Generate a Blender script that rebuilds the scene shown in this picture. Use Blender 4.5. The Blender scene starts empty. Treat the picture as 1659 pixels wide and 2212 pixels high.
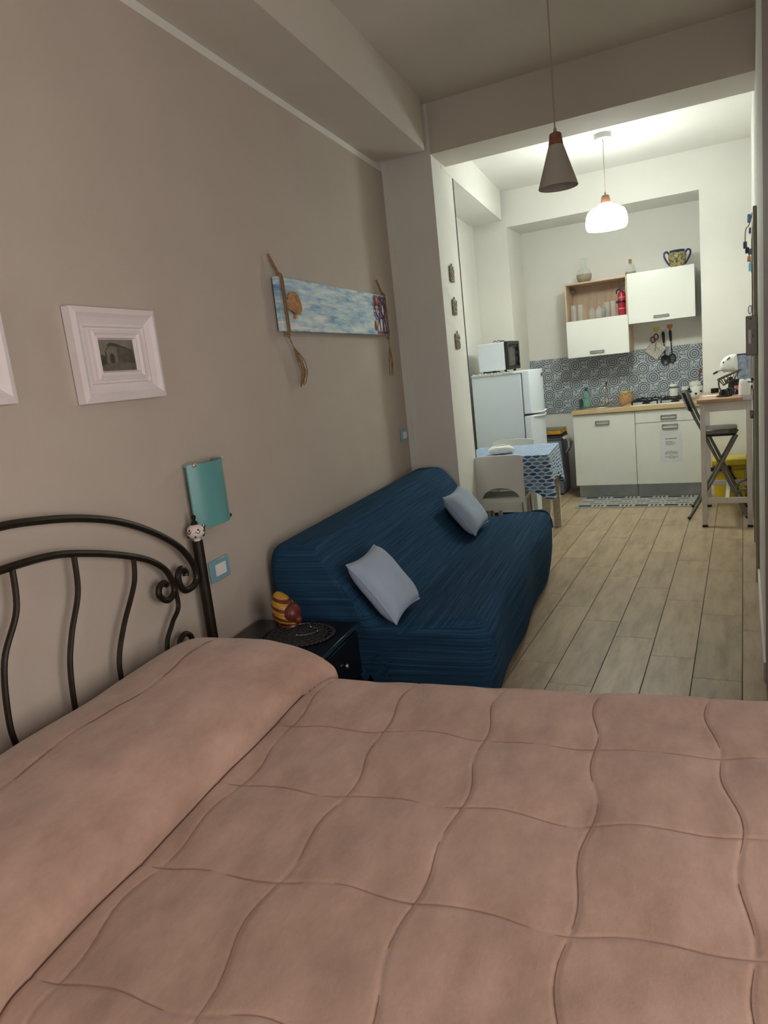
import bpy, bmesh, math, random
import numpy as np
from mathutils import Vector, Matrix, noise
random.seed(7)
S = bpy.context.scene
COL = S.collection
PI = math.pi

# ------------------------------------------------------------------ camera
F_PX, YAW, PITCH, ROLL, WA = 1539.43, 0.478685, -0.190549, -0.110148, 0.112897
CAM = Vector((0, 0, 1.5))
_f = Vector((-math.sin(YAW)*math.cos(PITCH), math.cos(YAW)*math.cos(PITCH), math.sin(PITCH)))
_r = Vector((math.cos(YAW), math.sin(YAW), 0)); _u = _r.cross(_f)
_r2 = _r*math.cos(ROLL) + _u*math.sin(ROLL); _u2 = -_r*math.sin(ROLL) + _u*math.cos(ROLL)
cam = bpy.data.cameras.new('camera'); cam_o = bpy.data.objects.new('camera', cam); COL.objects.link(cam_o)
m = Matrix((_r2, _u2, -_f)).transposed().to_4x4(); m.translation = CAM
cam_o.matrix_world = m
cam.sensor_fit = 'HORIZONTAL'; cam.sensor_width = 36; cam.lens = F_PX/1659*36
cam.clip_start = 0.02
S.camera = cam_o
# ------------------------------------------------------------------ light
S.view_settings.view_transform = 'Standard'; S.view_settings.look = 'None'
S.view_settings.gamma = 1; S.view_settings.use_curve_mapping = False
S.view_settings.exposure = 0.75
wd = bpy.data.worlds.new('world'); S.world = wd; wd.use_nodes = True
wd.node_tree.nodes['Background'].inputs[0].default_value = (0.55, 0.6, 0.7, 1)
wd.node_tree.nodes['Background'].inputs[1].default_value = 0.3
def area(name, loc, rot, sx, sy, power, col):
    l = bpy.data.lights.new(name, 'AREA'); l.shape = 'RECTANGLE'; l.size = sx; l.size_y = sy
    l.energy = power; l.color = col
    o = bpy.data.objects.new(name, l); COL.objects.link(o); o.location = loc; o.rotation_euler = rot
    return o
# daylight entering through the bedroom window in the side wall next to the photographer
area('window_daylight', (1.27, 0.45, 1.35), (math.radians(90), 0, math.radians(90)), 2.2, 1.5, 23, (1.0, 0.925, 0.875))
area('rear_fill_light', (-.25, -1.86, 1.45), (math.radians(90), 0, 0), 1.0, 1.3, 8, (1.0, 0.94, 0.9))  # added fill that lifts the header and bedroom ceiling, no seen source
KITCHEN_LAMP = 25.5      # emission of the lit glass shade

# ------------------------------------------------------------------ helpers
def lin(c):
    return tuple(((v/255)/12.92 if v/255 <= .04045 else ((v/255+.055)/1.055)**2.4) for v in c)
class N:
    """small node-tree helper"""
    def __init__(s, name):
        s.m = bpy.data.materials.new(name); s.m.use_nodes = True
        s.t = s.m.node_tree; s.b = s.t.nodes['Principled BSDF']
    def n(s, typ, **k):
        nd = s.t.nodes.new(typ)
        for a, v in k.items(): setattr(nd, a, v)
        return nd
    def l(s, a, b): s.t.links.new(a, b)
    def val(s, op, a, b=None, c=None):
        nd = s.n('ShaderNodeMath', operation=op)
        for i, v in enumerate((a, b, c)):
            if v is None: continue
            if isinstance(v, (int, float)): nd.inputs[i].default_value = v
            else: s.l(v, nd.inputs[i])
        return nd.outputs[0]
    def coord(s, kind='Object', scale=(1, 1, 1), loc=(0, 0, 0), rot=(0, 0, 0)):
        tc = s.n('ShaderNodeTexCoord'); mp = s.n('ShaderNodeMapping')
        s.l(tc.outputs[kind], mp.inputs[0])
        mp.inputs['Scale'].default_value = scale; mp.inputs['Location'].default_value = loc; mp.inputs['Rotation'].default_value = rot
        return mp.outputs[0]
    def noise(s, vec, scale=5, detail=3, rough=.5):
        nd = s.n('ShaderNodeTexNoise'); s.l(vec, nd.inputs['Vector'])
        nd.inputs['Scale'].default_value = scale; nd.inputs['Detail'].default_value = detail; nd.inputs['Roughness'].default_value = rough
        return nd.outputs['Fac']
    def ramp(s, fac, stops, interp='LINEAR'):
        nd = s.n('ShaderNodeValToRGB'); s.l(fac, nd.inputs[0]); cr = nd.color_ramp; cr.interpolation = interp
        while len(cr.elements) < len(stops): cr.elements.new(.5)
        for e, (p, c) in zip(cr.elements, stops):
            e.position = p; e.color = (*lin(c), 1)
        return nd.outputs[0]
    def mix(s, fac, a, b):
        nd = s.n('ShaderNodeMix', data_type='RGBA')
        for i, v in ((0, fac), (6, a), (7, b)):
            if isinstance(v, (int, float)): nd.inputs[i].default_value = v
            elif isinstance(v, tuple): nd.inputs[i].default_value = (*lin(v), 1)
            else: s.l(v, nd.inputs[i])
        return nd.outputs[2]
    def bump(s, h, strength=.2, dist=.01):
        nd = s.n('ShaderNodeBump'); s.l(h, nd.inputs['Height']); nd.inputs['Strength'].default_value = strength
        nd.inputs['Distance'].default_value = dist; s.l(nd.outputs[0], s.b.inputs['Normal'])
    def set(s, **k):
        for a, v in k.items():
            s.b.inputs[{'rough': 'Roughness', 'metal': 'Metallic', 'trans': 'Transmission Weight', 'ior': 'IOR', 'sheen': 'Sheen Weight', 'coat': 'Coat Weight', 'spec': 'Specular IOR Level', 'alpha': 'Alpha'}[a]].default_value = v
    def color(s, c):
        if isinstance(c, tuple): s.b.inputs['Base Color'].default_value = (*lin(c), 1)
        else: s.l(c, s.b.inputs['Base Color'])
def plain(name, c, rough=.5, metal=0, var=6, scale=12, bump=0, bscale=120, **k):
    x = N(name)
    v = x.coord()
    f = x.noise(v, scale, 4)
    d = tuple(max(0, q-var) for q in c); e = tuple(min(255, q+var) for q in c)
    x.color(x.ramp(f, [(.3, d), (.7, e)])); x.set(rough=rough, metal=metal, **k)
    if bump: x.bump(x.noise(v, bscale, 3), bump, .004)
    return x.m
MT = {}
MT['wall'] = plain('taupe_wall_paint', (194, 181, 168), .75, var=3, scale=3, bump=.15, bscale=180)
MT['white'] = plain('white_wall_paint', (232, 230, 222), .7, var=2, scale=3, bump=.1, bscale=200)
MT['ceil'] = plain('ceiling_paint', (212, 204, 192), .8, var=2, scale=2)
MT['mauve'] = plain('mauve_grey_tone', (150, 132, 132), .8, var=4)  # darker mauve grey for the near wall end on the right
MT['black_metal'] = plain('black_bronze_metal', (46, 40, 32), .42, .6, var=6, scale=30)
MT['porcelain'] = plain('white_porcelain', (236, 222, 214), .15, var=2)
MT['china'] = plain('white_china', (236, 236, 228), .2, var=1)
MT['ink'] = plain('black_ink', (30, 26, 26), .5, var=2)
MT['white_frame'] = plain('white_painted_wood', (236, 226, 226), .5, var=3, scale=8, bump=.15, bscale=60)
MT['wplastic'] = plain('white_plastic', (236, 236, 232), .35, var=1)
MT['cab'] = plain('white_laminate', (238, 240, 232), .3, var=1, scale=2)
MT['applw'] = plain('white_appliance', (224, 234, 242), .35, var=1, scale=2)
MT['steel'] = plain('brushed_steel', (170, 172, 172), .3, .95, var=8, scale=60)
MT['chrome'] = plain('chrome', (215, 215, 215), .1, 1, var=2)
MT['greymetal'] = plain('grey_painted_metal', (120, 118, 110), .4, .5, var=5)
MT['handle'] = plain('satin_grey_handle', (150, 150, 146), .35, .4, var=3)
MT['plinth'] = plain('aluminium_plinth', (168, 172, 176), .35, .7, var=10, scale=9)
MT['black'] = plain('black_plastic', (22, 22, 22), .35, var=4)
MT['blackgloss'] = plain('black_gloss', (14, 14, 16), .15, var=3)
MT['darkglass'] = plain('dark_oven_glass', (96, 92, 92), .1, var=14, scale=14)
MT['teal'] = plain('teal_frosted_glass', (98, 160, 160), .3, var=5, scale=4)
MT['plate_blue'] = plain('blue_switch_plate', (132, 176, 190), .3, var=3)
MT['rocker'] = plain('white_rocker', (245, 240, 238), .3, var=1)
MT['rope'] = plain('jute_rope', (150, 118, 84), .9, var=18, scale=90, bump=.6, bscale=300)
MT['shell'] = plain('tan_shell', (186, 140, 92), .5, var=20, scale=40)
MT['orange_shell'] = plain('orange_shell', (178, 92, 52), .5, var=16, scale=60)
MT['coral'] = plain('red_coral_paint', (150, 62, 82), .6, var=20, scale=30)
MT['coral2'] = plain('dark_coral_paint', (80, 78, 110), .6, var=20, scale=30)
MT['cone'] = plain('grey_lamp_cone', (172, 166, 156), .55, var=3)
MT['lampwood'] = plain('lamp_wood', (126, 82, 56), .5, var=14, scale=30)
MT['cord'] = plain('beige_cord', (158, 142, 124), .7, var=3)
MT['pillow'] = plain('light_blue_cushion', (166, 184, 206), .85, var=6, scale=5, bump=.25, bscale=200, sheen=.2)
MT['stone'] = plain('carved_stone', (150, 142, 128), .85, var=40, scale=60, bump=1.0, bscale=90)
MT['nightstand'] = plain('black_lacquer', (20, 19, 21), .2, var=3)
MT['doily'] = plain('black_doily', (40, 40, 42), .7, var=26, scale=160, bump=.8, bscale=240)
MT['red'] = plain('red_extinguisher', (176, 40, 66), .3, var=6)
MT['woodbar'] = plain('brown_table_top', (176, 140, 112), .35, var=10, scale=9)
MT['legpaint'] = plain('white_grey_paint', (222, 214, 208), .45, var=3)
MT['rubber'] = plain('dark_brown_rubber', (44, 30, 26), .7, var=4)
MT['yellow'] = plain('yellow_plastic', (224, 196, 36), .35, var=6)
MT['basket'] = plain('wicker', (196, 156, 104), .8, var=24, scale=70, bump=.9, bscale=120)
MT['limecloth'] = plain('lime_cloth', (206, 208, 140), .85, var=10)
MT['bin'] = plain('grey_blue_bin', (128, 138, 156), .4, var=5)
MT['orangebox'] = plain('orange_cardboard', (232, 164, 34), .7, var=12, scale=20)
MT['bag'] = plain('grey_bag', (196, 192, 184), .6, var=12, scale=20)
MT['navy'] = plain('navy_plastic', (40, 40, 86), .5, var=6)
MT['terracotta'] = plain('terracotta', (186, 128, 92), .6, var=10)
MT['sand'] = plain('golden_sand', (150, 120, 64), .9, var=24, scale=120)
MT['cork'] = plain('cork', (168, 118, 78), .9, var=16, scale=90)
MT['pinkcup'] = plain('pink_terracotta', (204, 120, 100), .5, var=16, scale=60)
MT['violet'] = plain('violet_plastic', (76, 60, 130), .4, var=8)
MT['wirebasket'] = plain('dark_wire', (84, 76, 66), .5, .4, var=8)
MT['paper'] = plain('white_paper', (230, 231, 232), .8, var=1)
MT['textgrey'] = plain('print_grey', (84, 84, 82), .8, var=4)
MT['textgrey2'] = plain('print_light_grey', (128, 128, 126), .8, var=4)
MT['hookyel'] = plain('yellow_hook', (228, 204, 92), .4, var=3)
MT['hookor'] = plain('orange_hook', (226, 122, 66), .4, var=3)
MT['darkred'] = plain('dark_red_plastic', (98, 34, 40), .4, var=4)
MT['quilted'] = plain('pot_holder_cloth', (186, 180, 162), .9, var=44, scale=90, bump=.6)
MT['dkblue'] = plain('cobalt_glaze', (48, 62, 98), .2, var=12)
MT['bluedeco'] = plain('blue_wood', (70, 104, 146), .6, var=12)
MT['ltblue'] = plain('light_blue_wood', (132, 186, 206), .6, var=10)
MT['doorgrey'] = plain('grey_green_door', (150, 146, 130), .5, var=4)
MT['rugbase'] = plain('rug_pale_weave', (166, 166, 160), .95, var=12, scale=140, bump=.5)
MT['rugdark'] = plain('rug_dark_weave', (48, 52, 62), .95, var=10, scale=140)
MT['rugmid'] = plain('rug_grey_weave', (100, 103, 110), .95, var=10, scale=140)
MT['rattan'] = plain('cream_rattan', (224, 214, 192), .7, var=20, scale=120, bump=.8, bscale=160)
MT['tissue'] = plain('white_pack', (244, 242, 238), .4, var=4, scale=30)
MT['snailbody'] = plain('red_brown_glaze', (108, 50, 40), .35, var=12, scale=40)

def glassmat(name, c, rough=.02, alpha=.25):
    x = N(name); x.color(c); x.set(rough=rough, trans=.0, alpha=alpha, spec=.8)
    return x.m
MT['glass'] = glassmat('clear_glass', (228, 236, 232), .03, .15)
MT['greenglass'] = glassmat('green_bottle_plastic', (140, 196, 176), .08, .5)
MT['paneglass'] = glassmat('window_pane', (230, 236, 240), .02, .1)
def woodmat(name, base, dark, axis_scale=(1.2, 14, 14), rough=.5):
    x = N(name); v = x.coord(scale=axis_scale); f = x.noise(v, 3, 5, .6)
    x.color(x.ramp(f, [(.3, dark), (.65, base)])); x.set(rough=rough); x.bump(f, .05, .003); return x.m
MT['oak'] = woodmat('pale_oak', (206, 182, 156), (188, 160, 132), (14, 1.5, 1.2))
MT['worktop'] = woodmat('oak_worktop', (216, 190, 146), (192, 162, 116), (1.2, 12, 12), .4)
def m_plank():
    x = N('wood_effect_plank'); tc = x.n('ShaderNodeTexCoord'); oi = x.n('ShaderNodeObjectInfo')
    mp = x.n('ShaderNodeMapping'); x.l(tc.outputs['Object'], mp.inputs[0]); mp.inputs['Scale'].default_value = (7, 1.3, 7)
    off = x.n('ShaderNodeVectorMath', operation='SCALE'); x.l(mp.outputs[0], off.inputs[0]); off.inputs['Scale'].default_value = 1
    add = x.n('ShaderNodeVectorMath', operation='ADD'); x.l(mp.outputs[0], add.inputs[0])
    cmb = x.n('ShaderNodeCombineXYZ'); r = x.val('MULTIPLY', oi.outputs['Random'], 37.0)
    for i in range(3): x.l(r, cmb.inputs[i])
    x.l(cmb.outputs[0], add.inputs[1])
    f = x.noise(add.outputs[0], 2.2, 6, .62)
    c = x.ramp(f, [(.28, (148, 127, 102)), (.5, (172, 151, 124)), (.72, (190, 169, 140))])
    tone = x.val('MULTIPLY_ADD', oi.outputs['Random'], .14, .93)
    hs = x.n('ShaderNodeHueSaturation'); x.l(c, hs.inputs['Color']); x.l(tone, hs.inputs['Value'])
    x.color(hs.outputs[0]); x.set(rough=.42); x.bump(f, .08, .003); return x.m
MT['plank'] = m_plank()
MT['grout'] = plain('floor_grout', (84, 70, 52), .9, var=6)
def m_quilt():
    x = N('dusty_pink_plush'); v = x.coord(); f = x.noise(x.coord(scale=(1.5, .8, 1)), 5, 7, .68); g = x.noise(v, 170, 2)
    c = x.ramp(f, [(.34, (166, 134, 117)), (.5, (181, 148, 131)), (.66, (194, 160, 144))])
    x.color(c); x.set(rough=.95, sheen=.35, spec=.15); x.b.inputs['Sheen Roughness'].default_value = .5
    x.bump(x.val('ADD', x.val('MULTIPLY', g, .35), f), .3, .004); return x.m
MT['quilt'] = m_quilt()
MT['thread'] = plain('groove_shade_thread', (146, 116, 104), .9, var=4)  # darker than the plush, standing in for shade in the stitched grooves
def m_sofa():
    x = N('blue_striped_weave')
    f1 = x.noise(x.coord('UV', scale=(75, .9, 1)), 1.6, 3, .6)
    f2 = x.noise(x.coord('UV', scale=(200, 3, 1)), 2, 2, .6)
    f3 = x.noise(x.coord(scale=(260, 260, 260)), 1, 1)
    s_ = x.val('ADD', x.val('MULTIPLY', f1, .6), x.val('ADD', x.val('MULTIPLY', f2, .3), x.val('MULTIPLY', f3, .1)))
    c = x.ramp(s_, [(.33, (24, 45, 68)), (.45, (34, 63, 90)), (.56, (44, 78, 107)), (.70, (68, 105, 136))])
    x.color(c); x.set(rough=.9, spec=.1); x.bump(s_, .18, .003); return x.m
MT['sofa'] = m_sofa()
def m_tile():
    x = N('patterned_cement_tile'); tc = x.n('ShaderNodeTexCoord'); sp = x.n('ShaderNodeSeparateXYZ'); x.l(tc.outputs['Object'], sp.inputs[0])
    ax = x.val('ABSOLUTE', sp.outputs[0]); az = x.val('ABSOLUTE', sp.outputs[2])
    r = x.val('SQRT', x.val('ADD', x.val('POWER', ax, 2), x.val('POWER', az, 2)))
    dx = x.val('SUBTRACT', .1, ax); dz = x.val('SUBTRACT', .1, az)
    r2 = x.val('SQRT', x.val('ADD', x.val('POWER', dx, 2), x.val('POWER', dz, 2)))
    D, Lc, G = (92, 100, 108), (206, 214, 216), (140, 148, 154)
    c1 = x.ramp(x.val('MULTIPLY', r, 10), [(0, D), (.06, Lc), (.11, D), (.16, G), (.2, D), (.27, Lc), (.34, D), (.44, G), (.52, Lc), (.58, D), (.66, Lc)], 'CONSTANT')
    c2 = x.ramp(x.val('MULTIPLY', r2, 10), [(0, Lc), (.08, G), (.14, D), (.2, Lc), (.27, G), (.33, D), (.42, Lc), (.5, D), (.6, Lc)], 'CONSTANT')
    vo = x.n('ShaderNodeTexVoronoi'); x.l(tc.outputs['Object'], vo.inputs['Vector']); vo.inputs['Scale'].default_value = 75
    c3 = x.ramp(vo.outputs['Distance'], [(0, D), (.38, G), (.52, Lc)], 'CONSTANT')
    c = x.mix(x.val('LESS_THAN', r2, .062), c3, c2)
    c = x.mix(x.val('LESS_THAN', r, .066), c, c1)
    n_ = x.noise(tc.outputs['Object'], 60, 2)
    hs = x.n('ShaderNodeHueSaturation'); x.l(c, hs.inputs['Color']); x.l(x.val('MULTIPLY_ADD', n_, .5, .75), hs.inputs['Value'])
    x.color(hs.outputs[0]); x.set(rough=.35); return x.m
MT['tile'] = m_tile()
def m_fish():
    x = N('fish_print_cloth'); tc = x.n('ShaderNodeTexCoord'); sp = x.n('ShaderNodeSeparateXYZ'); x.l(tc.outputs['UV'], sp.inputs[0])
    PU, PV = .068, .028
    v = x.val('DIVIDE', sp.outputs[1], PV); row = x.val('FLOOR', v); fv = x.val('SUBTRACT', x.val('FRACT', v), .5)
    u = x.val('ADD', x.val('DIVIDE', sp.outputs[0], PU), x.val('MULTIPLY', row, .5)); cell = x.val('FLOOR', u); fu = x.val('SUBTRACT', x.val('FRACT', u), .5)
    half = x.val('MULTIPLY', x.val('COSINE', x.val('MULTIPLY', fu, PI*1.0)), .47)
    half = x.val('SUBTRACT', half, .03)
    mask = x.val('LESS_THAN', x.val('ABSOLUTE', fv), half)
    wn = x.n('ShaderNodeTexWhiteNoise', noise_dimensions='2D'); cb = x.n('ShaderNodeCombineXYZ'); x.l(row, cb.inputs[0]); x.l(cell, cb.inputs[1]); x.l(cb.outputs[0], wn.inputs['Vector'])
    fc = x.ramp(wn.outputs['Value'], [(0, (36, 78, 130)), (.3, (58, 108, 160)), (.55, (110, 140, 176)), (.75, (44, 66, 124)), (.9, (128, 168, 200))], 'CONSTANT')
    x.color(x.mix(mask, (206, 224, 240), fc)); x.set(rough=.45); return x.m
MT['fish'] = m_fish()
def m_sea():
    x = N('painted_sea_board'); f = x.noise(x.coord(scale=(6, 3.0, 14)), 1.6, 5, .65); g = x.noise(x.coord(scale=(4, 2.2, 20), loc=(3, 7, 1)), 2.2, 4, .6)
    c = x.ramp(f, [(.36, (124, 158, 200)), (.45, (160, 200, 224)), (.52, (206, 228, 236)), (.62, (244, 248, 246))])
    c2 = x.ramp(g, [(.38, (108, 142, 192)), (.47, (176, 212, 226)), (.60, (236, 244, 240))])
    x.color(x.mix(.45, c, c2)); x.set(rough=.6, spec=.25); return x.m
MT['sea'] = m_sea()
def m_emit(name, col, s):
    x = N(name); x.color((255, 252, 244)); x.b.inputs['Emission Color'].default_value = (*lin(col), 1); x.b.inputs['Emission Strength'].default_value = s
    x.set(rough=.3); return x.m
MT['lampglass'] = m_emit('lit_opal_glass', (241, 249, 244), KITCHEN_LAMP)
def m_majolica():
    x = N('painted_majolica'); f = x.noise(x.coord(), 38, 4, .6)
    x.color(x.ramp(f, [(.34, (56, 70, 96)), (.43, (104, 112, 78)), (.52, (176, 148, 78)), (.60, (178, 170, 136)), (.68, (70, 84, 110))])); x.set(rough=.2); return x.m
MT['majolica'] = m_majolica()
def m_snail():
    x = N('striped_shell_glaze'); f = x.noise(x.coord(), 90, 2)
    tc = x.n('ShaderNodeTexCoord'); sp = x.n('ShaderNodeSeparateXYZ'); x.l(tc.outputs['UV'], sp.inputs[0])
    b = x.val('FRACT', sp.outputs[1])
    c = x.ramp(b, [(0, (206, 156, 52)), (.5, (96, 42, 26)), (.86, (206, 156, 52))], 'CONSTANT')
    x.color(x.mix(x.val('MULTIPLY', f, .35), c, (120, 70, 30))); x.set(rough=.4); x.bump(f, .5, .003); return x.m
MT['snail'] = m_snail()

class G:
    """mesh collector: every method adds a shape, build() links ONE mesh object"""
    def __init__(s): s.v = []; s.f = []; s.uv = None
    def add(s, vs, fs):
        o = len(s.v); s.v += [tuple(p) for p in vs]; s.f += [tuple(i+o for i in f) for f in fs]; return s
    def box(s, x0, x1, y0, y1, z0, z1):
        return s.add([(x0,y0,z0),(x1,y0,z0),(x1,y1,z0),(x0,y1,z0),(x0,y0,z1),(x1,y0,z1),(x1,y1,z1),(x0,y1,z1)],
                     [(3,2,1,0),(4,5,6,7),(0,1,5,4),(1,2,6,5),(2,3,7,6),(3,0,4,7)])
    def prism(s, pts, z0, z1):
        n = len(pts)
        return s.add([(x,y,z0) for x,y in pts]+[(x,y,z1) for x,y in pts],
                     [tuple(range(n-1,-1,-1)), tuple(range(n,2*n))]+[(i,(i+1)%n,n+(i+1)%n,n+i) for i in range(n)])
    def lathe(s, prof, c=(0,0,0), seg=24, cap=True, axis='z'):
        vs, fs = [], []; k = len(prof)
        for i in range(seg):
            a = 2*PI*i/seg
            for r, z in prof:
                p = (r*math.cos(a), r*math.sin(a), z)
                if axis == 'x': p = (p[2], p[0], p[1])
                elif axis == 'y': p = (p[1], p[2], p[0])
                vs.append((p[0]+c[0], p[1]+c[1], p[2]+c[2]))
        for i in range(seg):
            j = (i+1) % seg
            for q in range(k-1): fs.append((i*k+q, j*k+q, j*k+q+1, i*k+q+1))
        if cap:
            if prof[0][0] > 1e-6: fs.append(tuple(i*k for i in range(seg-1,-1,-1)))
            if prof[-1][0] > 1e-6: fs.append(tuple(i*k+k-1 for i in range(seg)))
        return s.add(vs, fs)
    def tube(s, pts, r, seg=10, closed=False, flat=None):
        pts = [Vector(p) for p in pts]; n = len(pts); vs, fs = [], []
        rs = r if isinstance(r, (list, tuple)) else [r]*n
        T = []
        for i in range(n):
            if closed: d = pts[(i+1) % n]-pts[i-1]
            else: d = pts[min(i+1, n-1)]-pts[max(i-1, 0)]
            T.append(d.normalized())
        nv = T[0].orthogonal().normalized() if flat is None else Vector(flat)
        for i in range(n):
            nv = (nv - T[i]*nv.dot(T[i])).normalized(); b = T[i].cross(nv)
            for k in range(seg):
                a = 2*PI*k/seg
                vs.append(pts[i]+(nv*math.cos(a)+b*math.sin(a))*rs[i])
        for i in range(n if closed else n-1):
            j = (i+1) % n
            for k in range(seg): fs.append((i*seg+k, i*seg+(k+1) % seg, j*seg+(k+1) % seg, j*seg+k))
        if not closed: fs += [tuple(range(seg-1,-1,-1)), tuple((n-1)*seg+k for k in range(seg))]
        return s.add(vs, fs)
    def bar(s, a, b, w, h, up=(0,0,1)):
        a, b = Vector(a), Vector(b); d = (b-a).normalized(); up = Vector(up)
        sd = d.cross(up).normalized(); u = sd.cross(d)
        vs = [p+sd*sx*w/2+u*sz*h/2 for p in (a, b) for sx, sz in ((-1,-1),(1,-1),(1,1),(-1,1))]
        return s.add(vs, [(3,2,1,0),(4,5,6,7),(0,1,5,4),(1,2,6,5),(2,3,7,6),(3,0,4,7)])
    def sphere(s, c, rx, ry=None, rz=None, seg=20, rings=12):
        ry = ry or rx; rz = rz or rx; o = len(s.v)
        s.lathe([(math.sin(PI*i/rings), -math.cos(PI*i/rings)) for i in range(rings+1)], seg=seg, cap=False)
        s.v[o:] = [(x*rx+c[0], y*ry+c[1], z*rz+c[2]) for x, y, z in s.v[o:]]
        return s
    def grid(s, P):
        nu, nv = len(P), len(P[0])
        return s.add([p for row in P for p in row], [(i*nv+j, (i+1)*nv+j, (i+1)*nv+j+1, i*nv+j+1) for i in range(nu-1) for j in range(nv-1)])
    def mesh(s, name, mat, smooth=35):
        me = bpy.data.meshes.new(name); me.from_pydata(s.v, [], s.f); me.update()
        bm = bmesh.new(); bm.from_mesh(me); bmesh.ops.remove_doubles(bm, verts=bm.verts, dist=1e-6); bmesh.ops.recalc_face_normals(bm, faces=bm.faces); bm.to_mesh(me); bm.free()
        me.materials.append(mat if not isinstance(mat, str) else MT[mat])
        if smooth:
            me.shade_smooth(); me.set_sharp_from_angle(angle=math.radians(smooth))
        return me
    def build(s, name, mat, parent=None, bevel=0, smooth=35, loc=None, rz=0):
        o = bpy.data.objects.new(name, s.mesh(name, mat, smooth)); COL.objects.link(o)
        if parent: o.parent = parent
        if loc is not None: o.location = loc; o.rotation_euler[2] = rz
        if bevel:
            b = o.modifiers.new('bevel', 'BEVEL'); b.width = bevel; b.segments = 2; b.limit_method = 'ANGLE'; b.angle_limit = .6
        return o
def tag(o, label, cat, group=None):
    o['label'] = label; o['category'] = cat
    if group: o['group'] = group
    return o
def thing(name, label, cat, loc=(0,0,0), rz=0, group=None):
    o = bpy.data.objects.new(name, None); COL.objects.link(o); o.empty_display_size = .1
    o.location = loc; o.rotation_euler = (0, 0, rz)
    return tag(o, label, cat, group)
def struct(o, label=None):
    o['kind'] = 'structure'
    if label: o['label'] = label
    return o
cW, sW = math.cos(WA), math.sin(WA); D0 = -1.677
def W(t, s, z=0):      # t = distance from the left wall, s = distance along it
    a = D0+t
    return Vector((cW*a - sW*s, sW*a + cW*s, z))
def spl(pts, n=8, closed=False):   # Catmull-Rom
    P = [Vector(p) for p in pts]; out = []; k = len(P)
    for i in range(k if closed else k-1):
        p0 = P[i-1] if (i > 0 or closed) else P[0]; p1 = P[i]; p2 = P[(i+1) % k]
        p3 = P[(i+2) % k] if (closed or i+2 < k) else P[-1]
        for j in range(n):
            t = j/n
            out.append(.5*((2*p1)+(p2-p0)*t+(2*p0-5*p1+4*p2-p3)*t*t+(3*p1-p0-3*p2+p3)*t**3))
    if not closed: out.append(P[-1])
    return out
def lerp(a, b, t): return a+(b-a)*t
def sstep(a, b, x):
    t = min(1, max(0, (x-a)/(b-a))); return t*t*(3-2*t)

# ================================================================== STRUCTURE
XR = .075                       # right wall
ZH, ZC, ZB = 2.913, 3.165, 3.23
YH0, YH1, YF, YB = 4.86, 5.235, 7.51, 8.06
# ---- floor with separate planks
floor = struct(G().box(-3.2, 1.5, -1.9, 8.5, -.06, -.004).build('floor', 'grout', smooth=0), 'wood effect plank floor in beige and grey tones')
PW, PL = .2036, .842
pm = G().box(-PW/2+.0022, PW/2-.0022, -PL/2+.0013, PL/2-.0013, -.005, 0).mesh('plank', 'plank', 0)
def plank(x0, x1, y0, y1):
    if x1-x0 > PW-.002 and y1-y0 > PL-.002: me = pm
    else: me = G().box(-(x1-x0)/2+.0022, (x1-x0)/2-.0022, -(y1-y0)/2+.0013, (y1-y0)/2-.0013, -.005, 0).mesh('plank', 'plank', 0)
    o = bpy.data.objects.new('plank', me); COL.objects.link(o); o.parent = floor; o.location = ((x0+x1)/2, (y0+y1)/2, 0)
for k in range(0, 13):
    x1 = -.02-PW*(k-1); x0 = x1-PW
    x1 = min(x1, XR)
    y = 3.903+.217*k-PL*8
    while y < 8.1:
        a, b = max(y, 1.3), min(y+PL, 8.06)
        y += PL
        if b-a < .05: continue
        xm = W(0, b).x            # left wall position
        if x1 < xm+.02: continue
        plank(max(x0, xm-.01) if x0 < xm-.01 else x0, x1, a, b)
# ---- walls
def wbox(t0, t1, s0, s1, z0, z1, name, mat, lab=None):
    g = G().prism([tuple(W(t0, s0)[:2]), tuple(W(t1, s0)[:2]), tuple(W(t1, s1)[:2]), tuple(W(t0, s1)[:2])], z0, z1)
    return struct(g.build(name, mat, smooth=0), lab)
wbox(-.2, 0, -1.9, 5.06, -.05, 2.874, 'wall_left', 'wall', 'taupe painted wall behind the bed and sofa')
wbox(-.2, -.002, -1.9, 5.06, 2.874, 3.4, 'trim_1', 'white', 'pale unpainted strip above the taupe wall')
wbox(-.2, .04, 5.06, 8.4, -.05, 3.4, 'wall_kitchen', 'white', 'white kitchen side wall behind the fridge')
# beam running along the left wall through both rooms
wbox(-.1, .355, -1.9, 4.93, ZH, 3.4, 'ceiling_beam', 'ceil', 'long ceiling beam above the taupe wall')
wbox(-.1, .367, 5.30, 7.62, 2.877, 3.4, 'kitchen_ceiling_beam', 'white', 'white ceiling beam above the fridge')
# pilaster between bedroom and kitchen
j0 = Vector((-1.872, YH0, 0)); w = Vector((-sW, cW, 0))
def jamb(y): return j0 + w*((y-YH0)/cW)
jb = jamb(5.437)
struct(G().prism([(-2.6, YH0), (j0.x, YH0), (jb.x, jb.y), (-2.6, 5.40)], -.05, 3.4).build('wall_pilaster', 'white', smooth=0), 'white pilaster at the end of the sofa')
# header across the opening
h0, h1 = jamb(YH0), jamb(YH1)
struct(G().prism([(h0.x-.3, YH0+.001), (XR+.1, YH0+.001), (XR+.1, YH1), (h1.x-.3, YH1)], ZH, 3.4).build('ceiling_header', 'ceil', smooth=0), 'deep ceiling header between bedroom and kitchen')
struct(G().box(-3.3, 1.6, -1.9, YH0+.1, ZB, 3.45).build('ceiling_bedroom', 'ceil', smooth=0), 'bedroom ceiling')
struct(G().box(-3.3, .4, YH0+.15, 8.4, ZC, 3.45).build('ceiling_kitchen', 'white', smooth=0), 'white kitchen ceiling')
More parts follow.
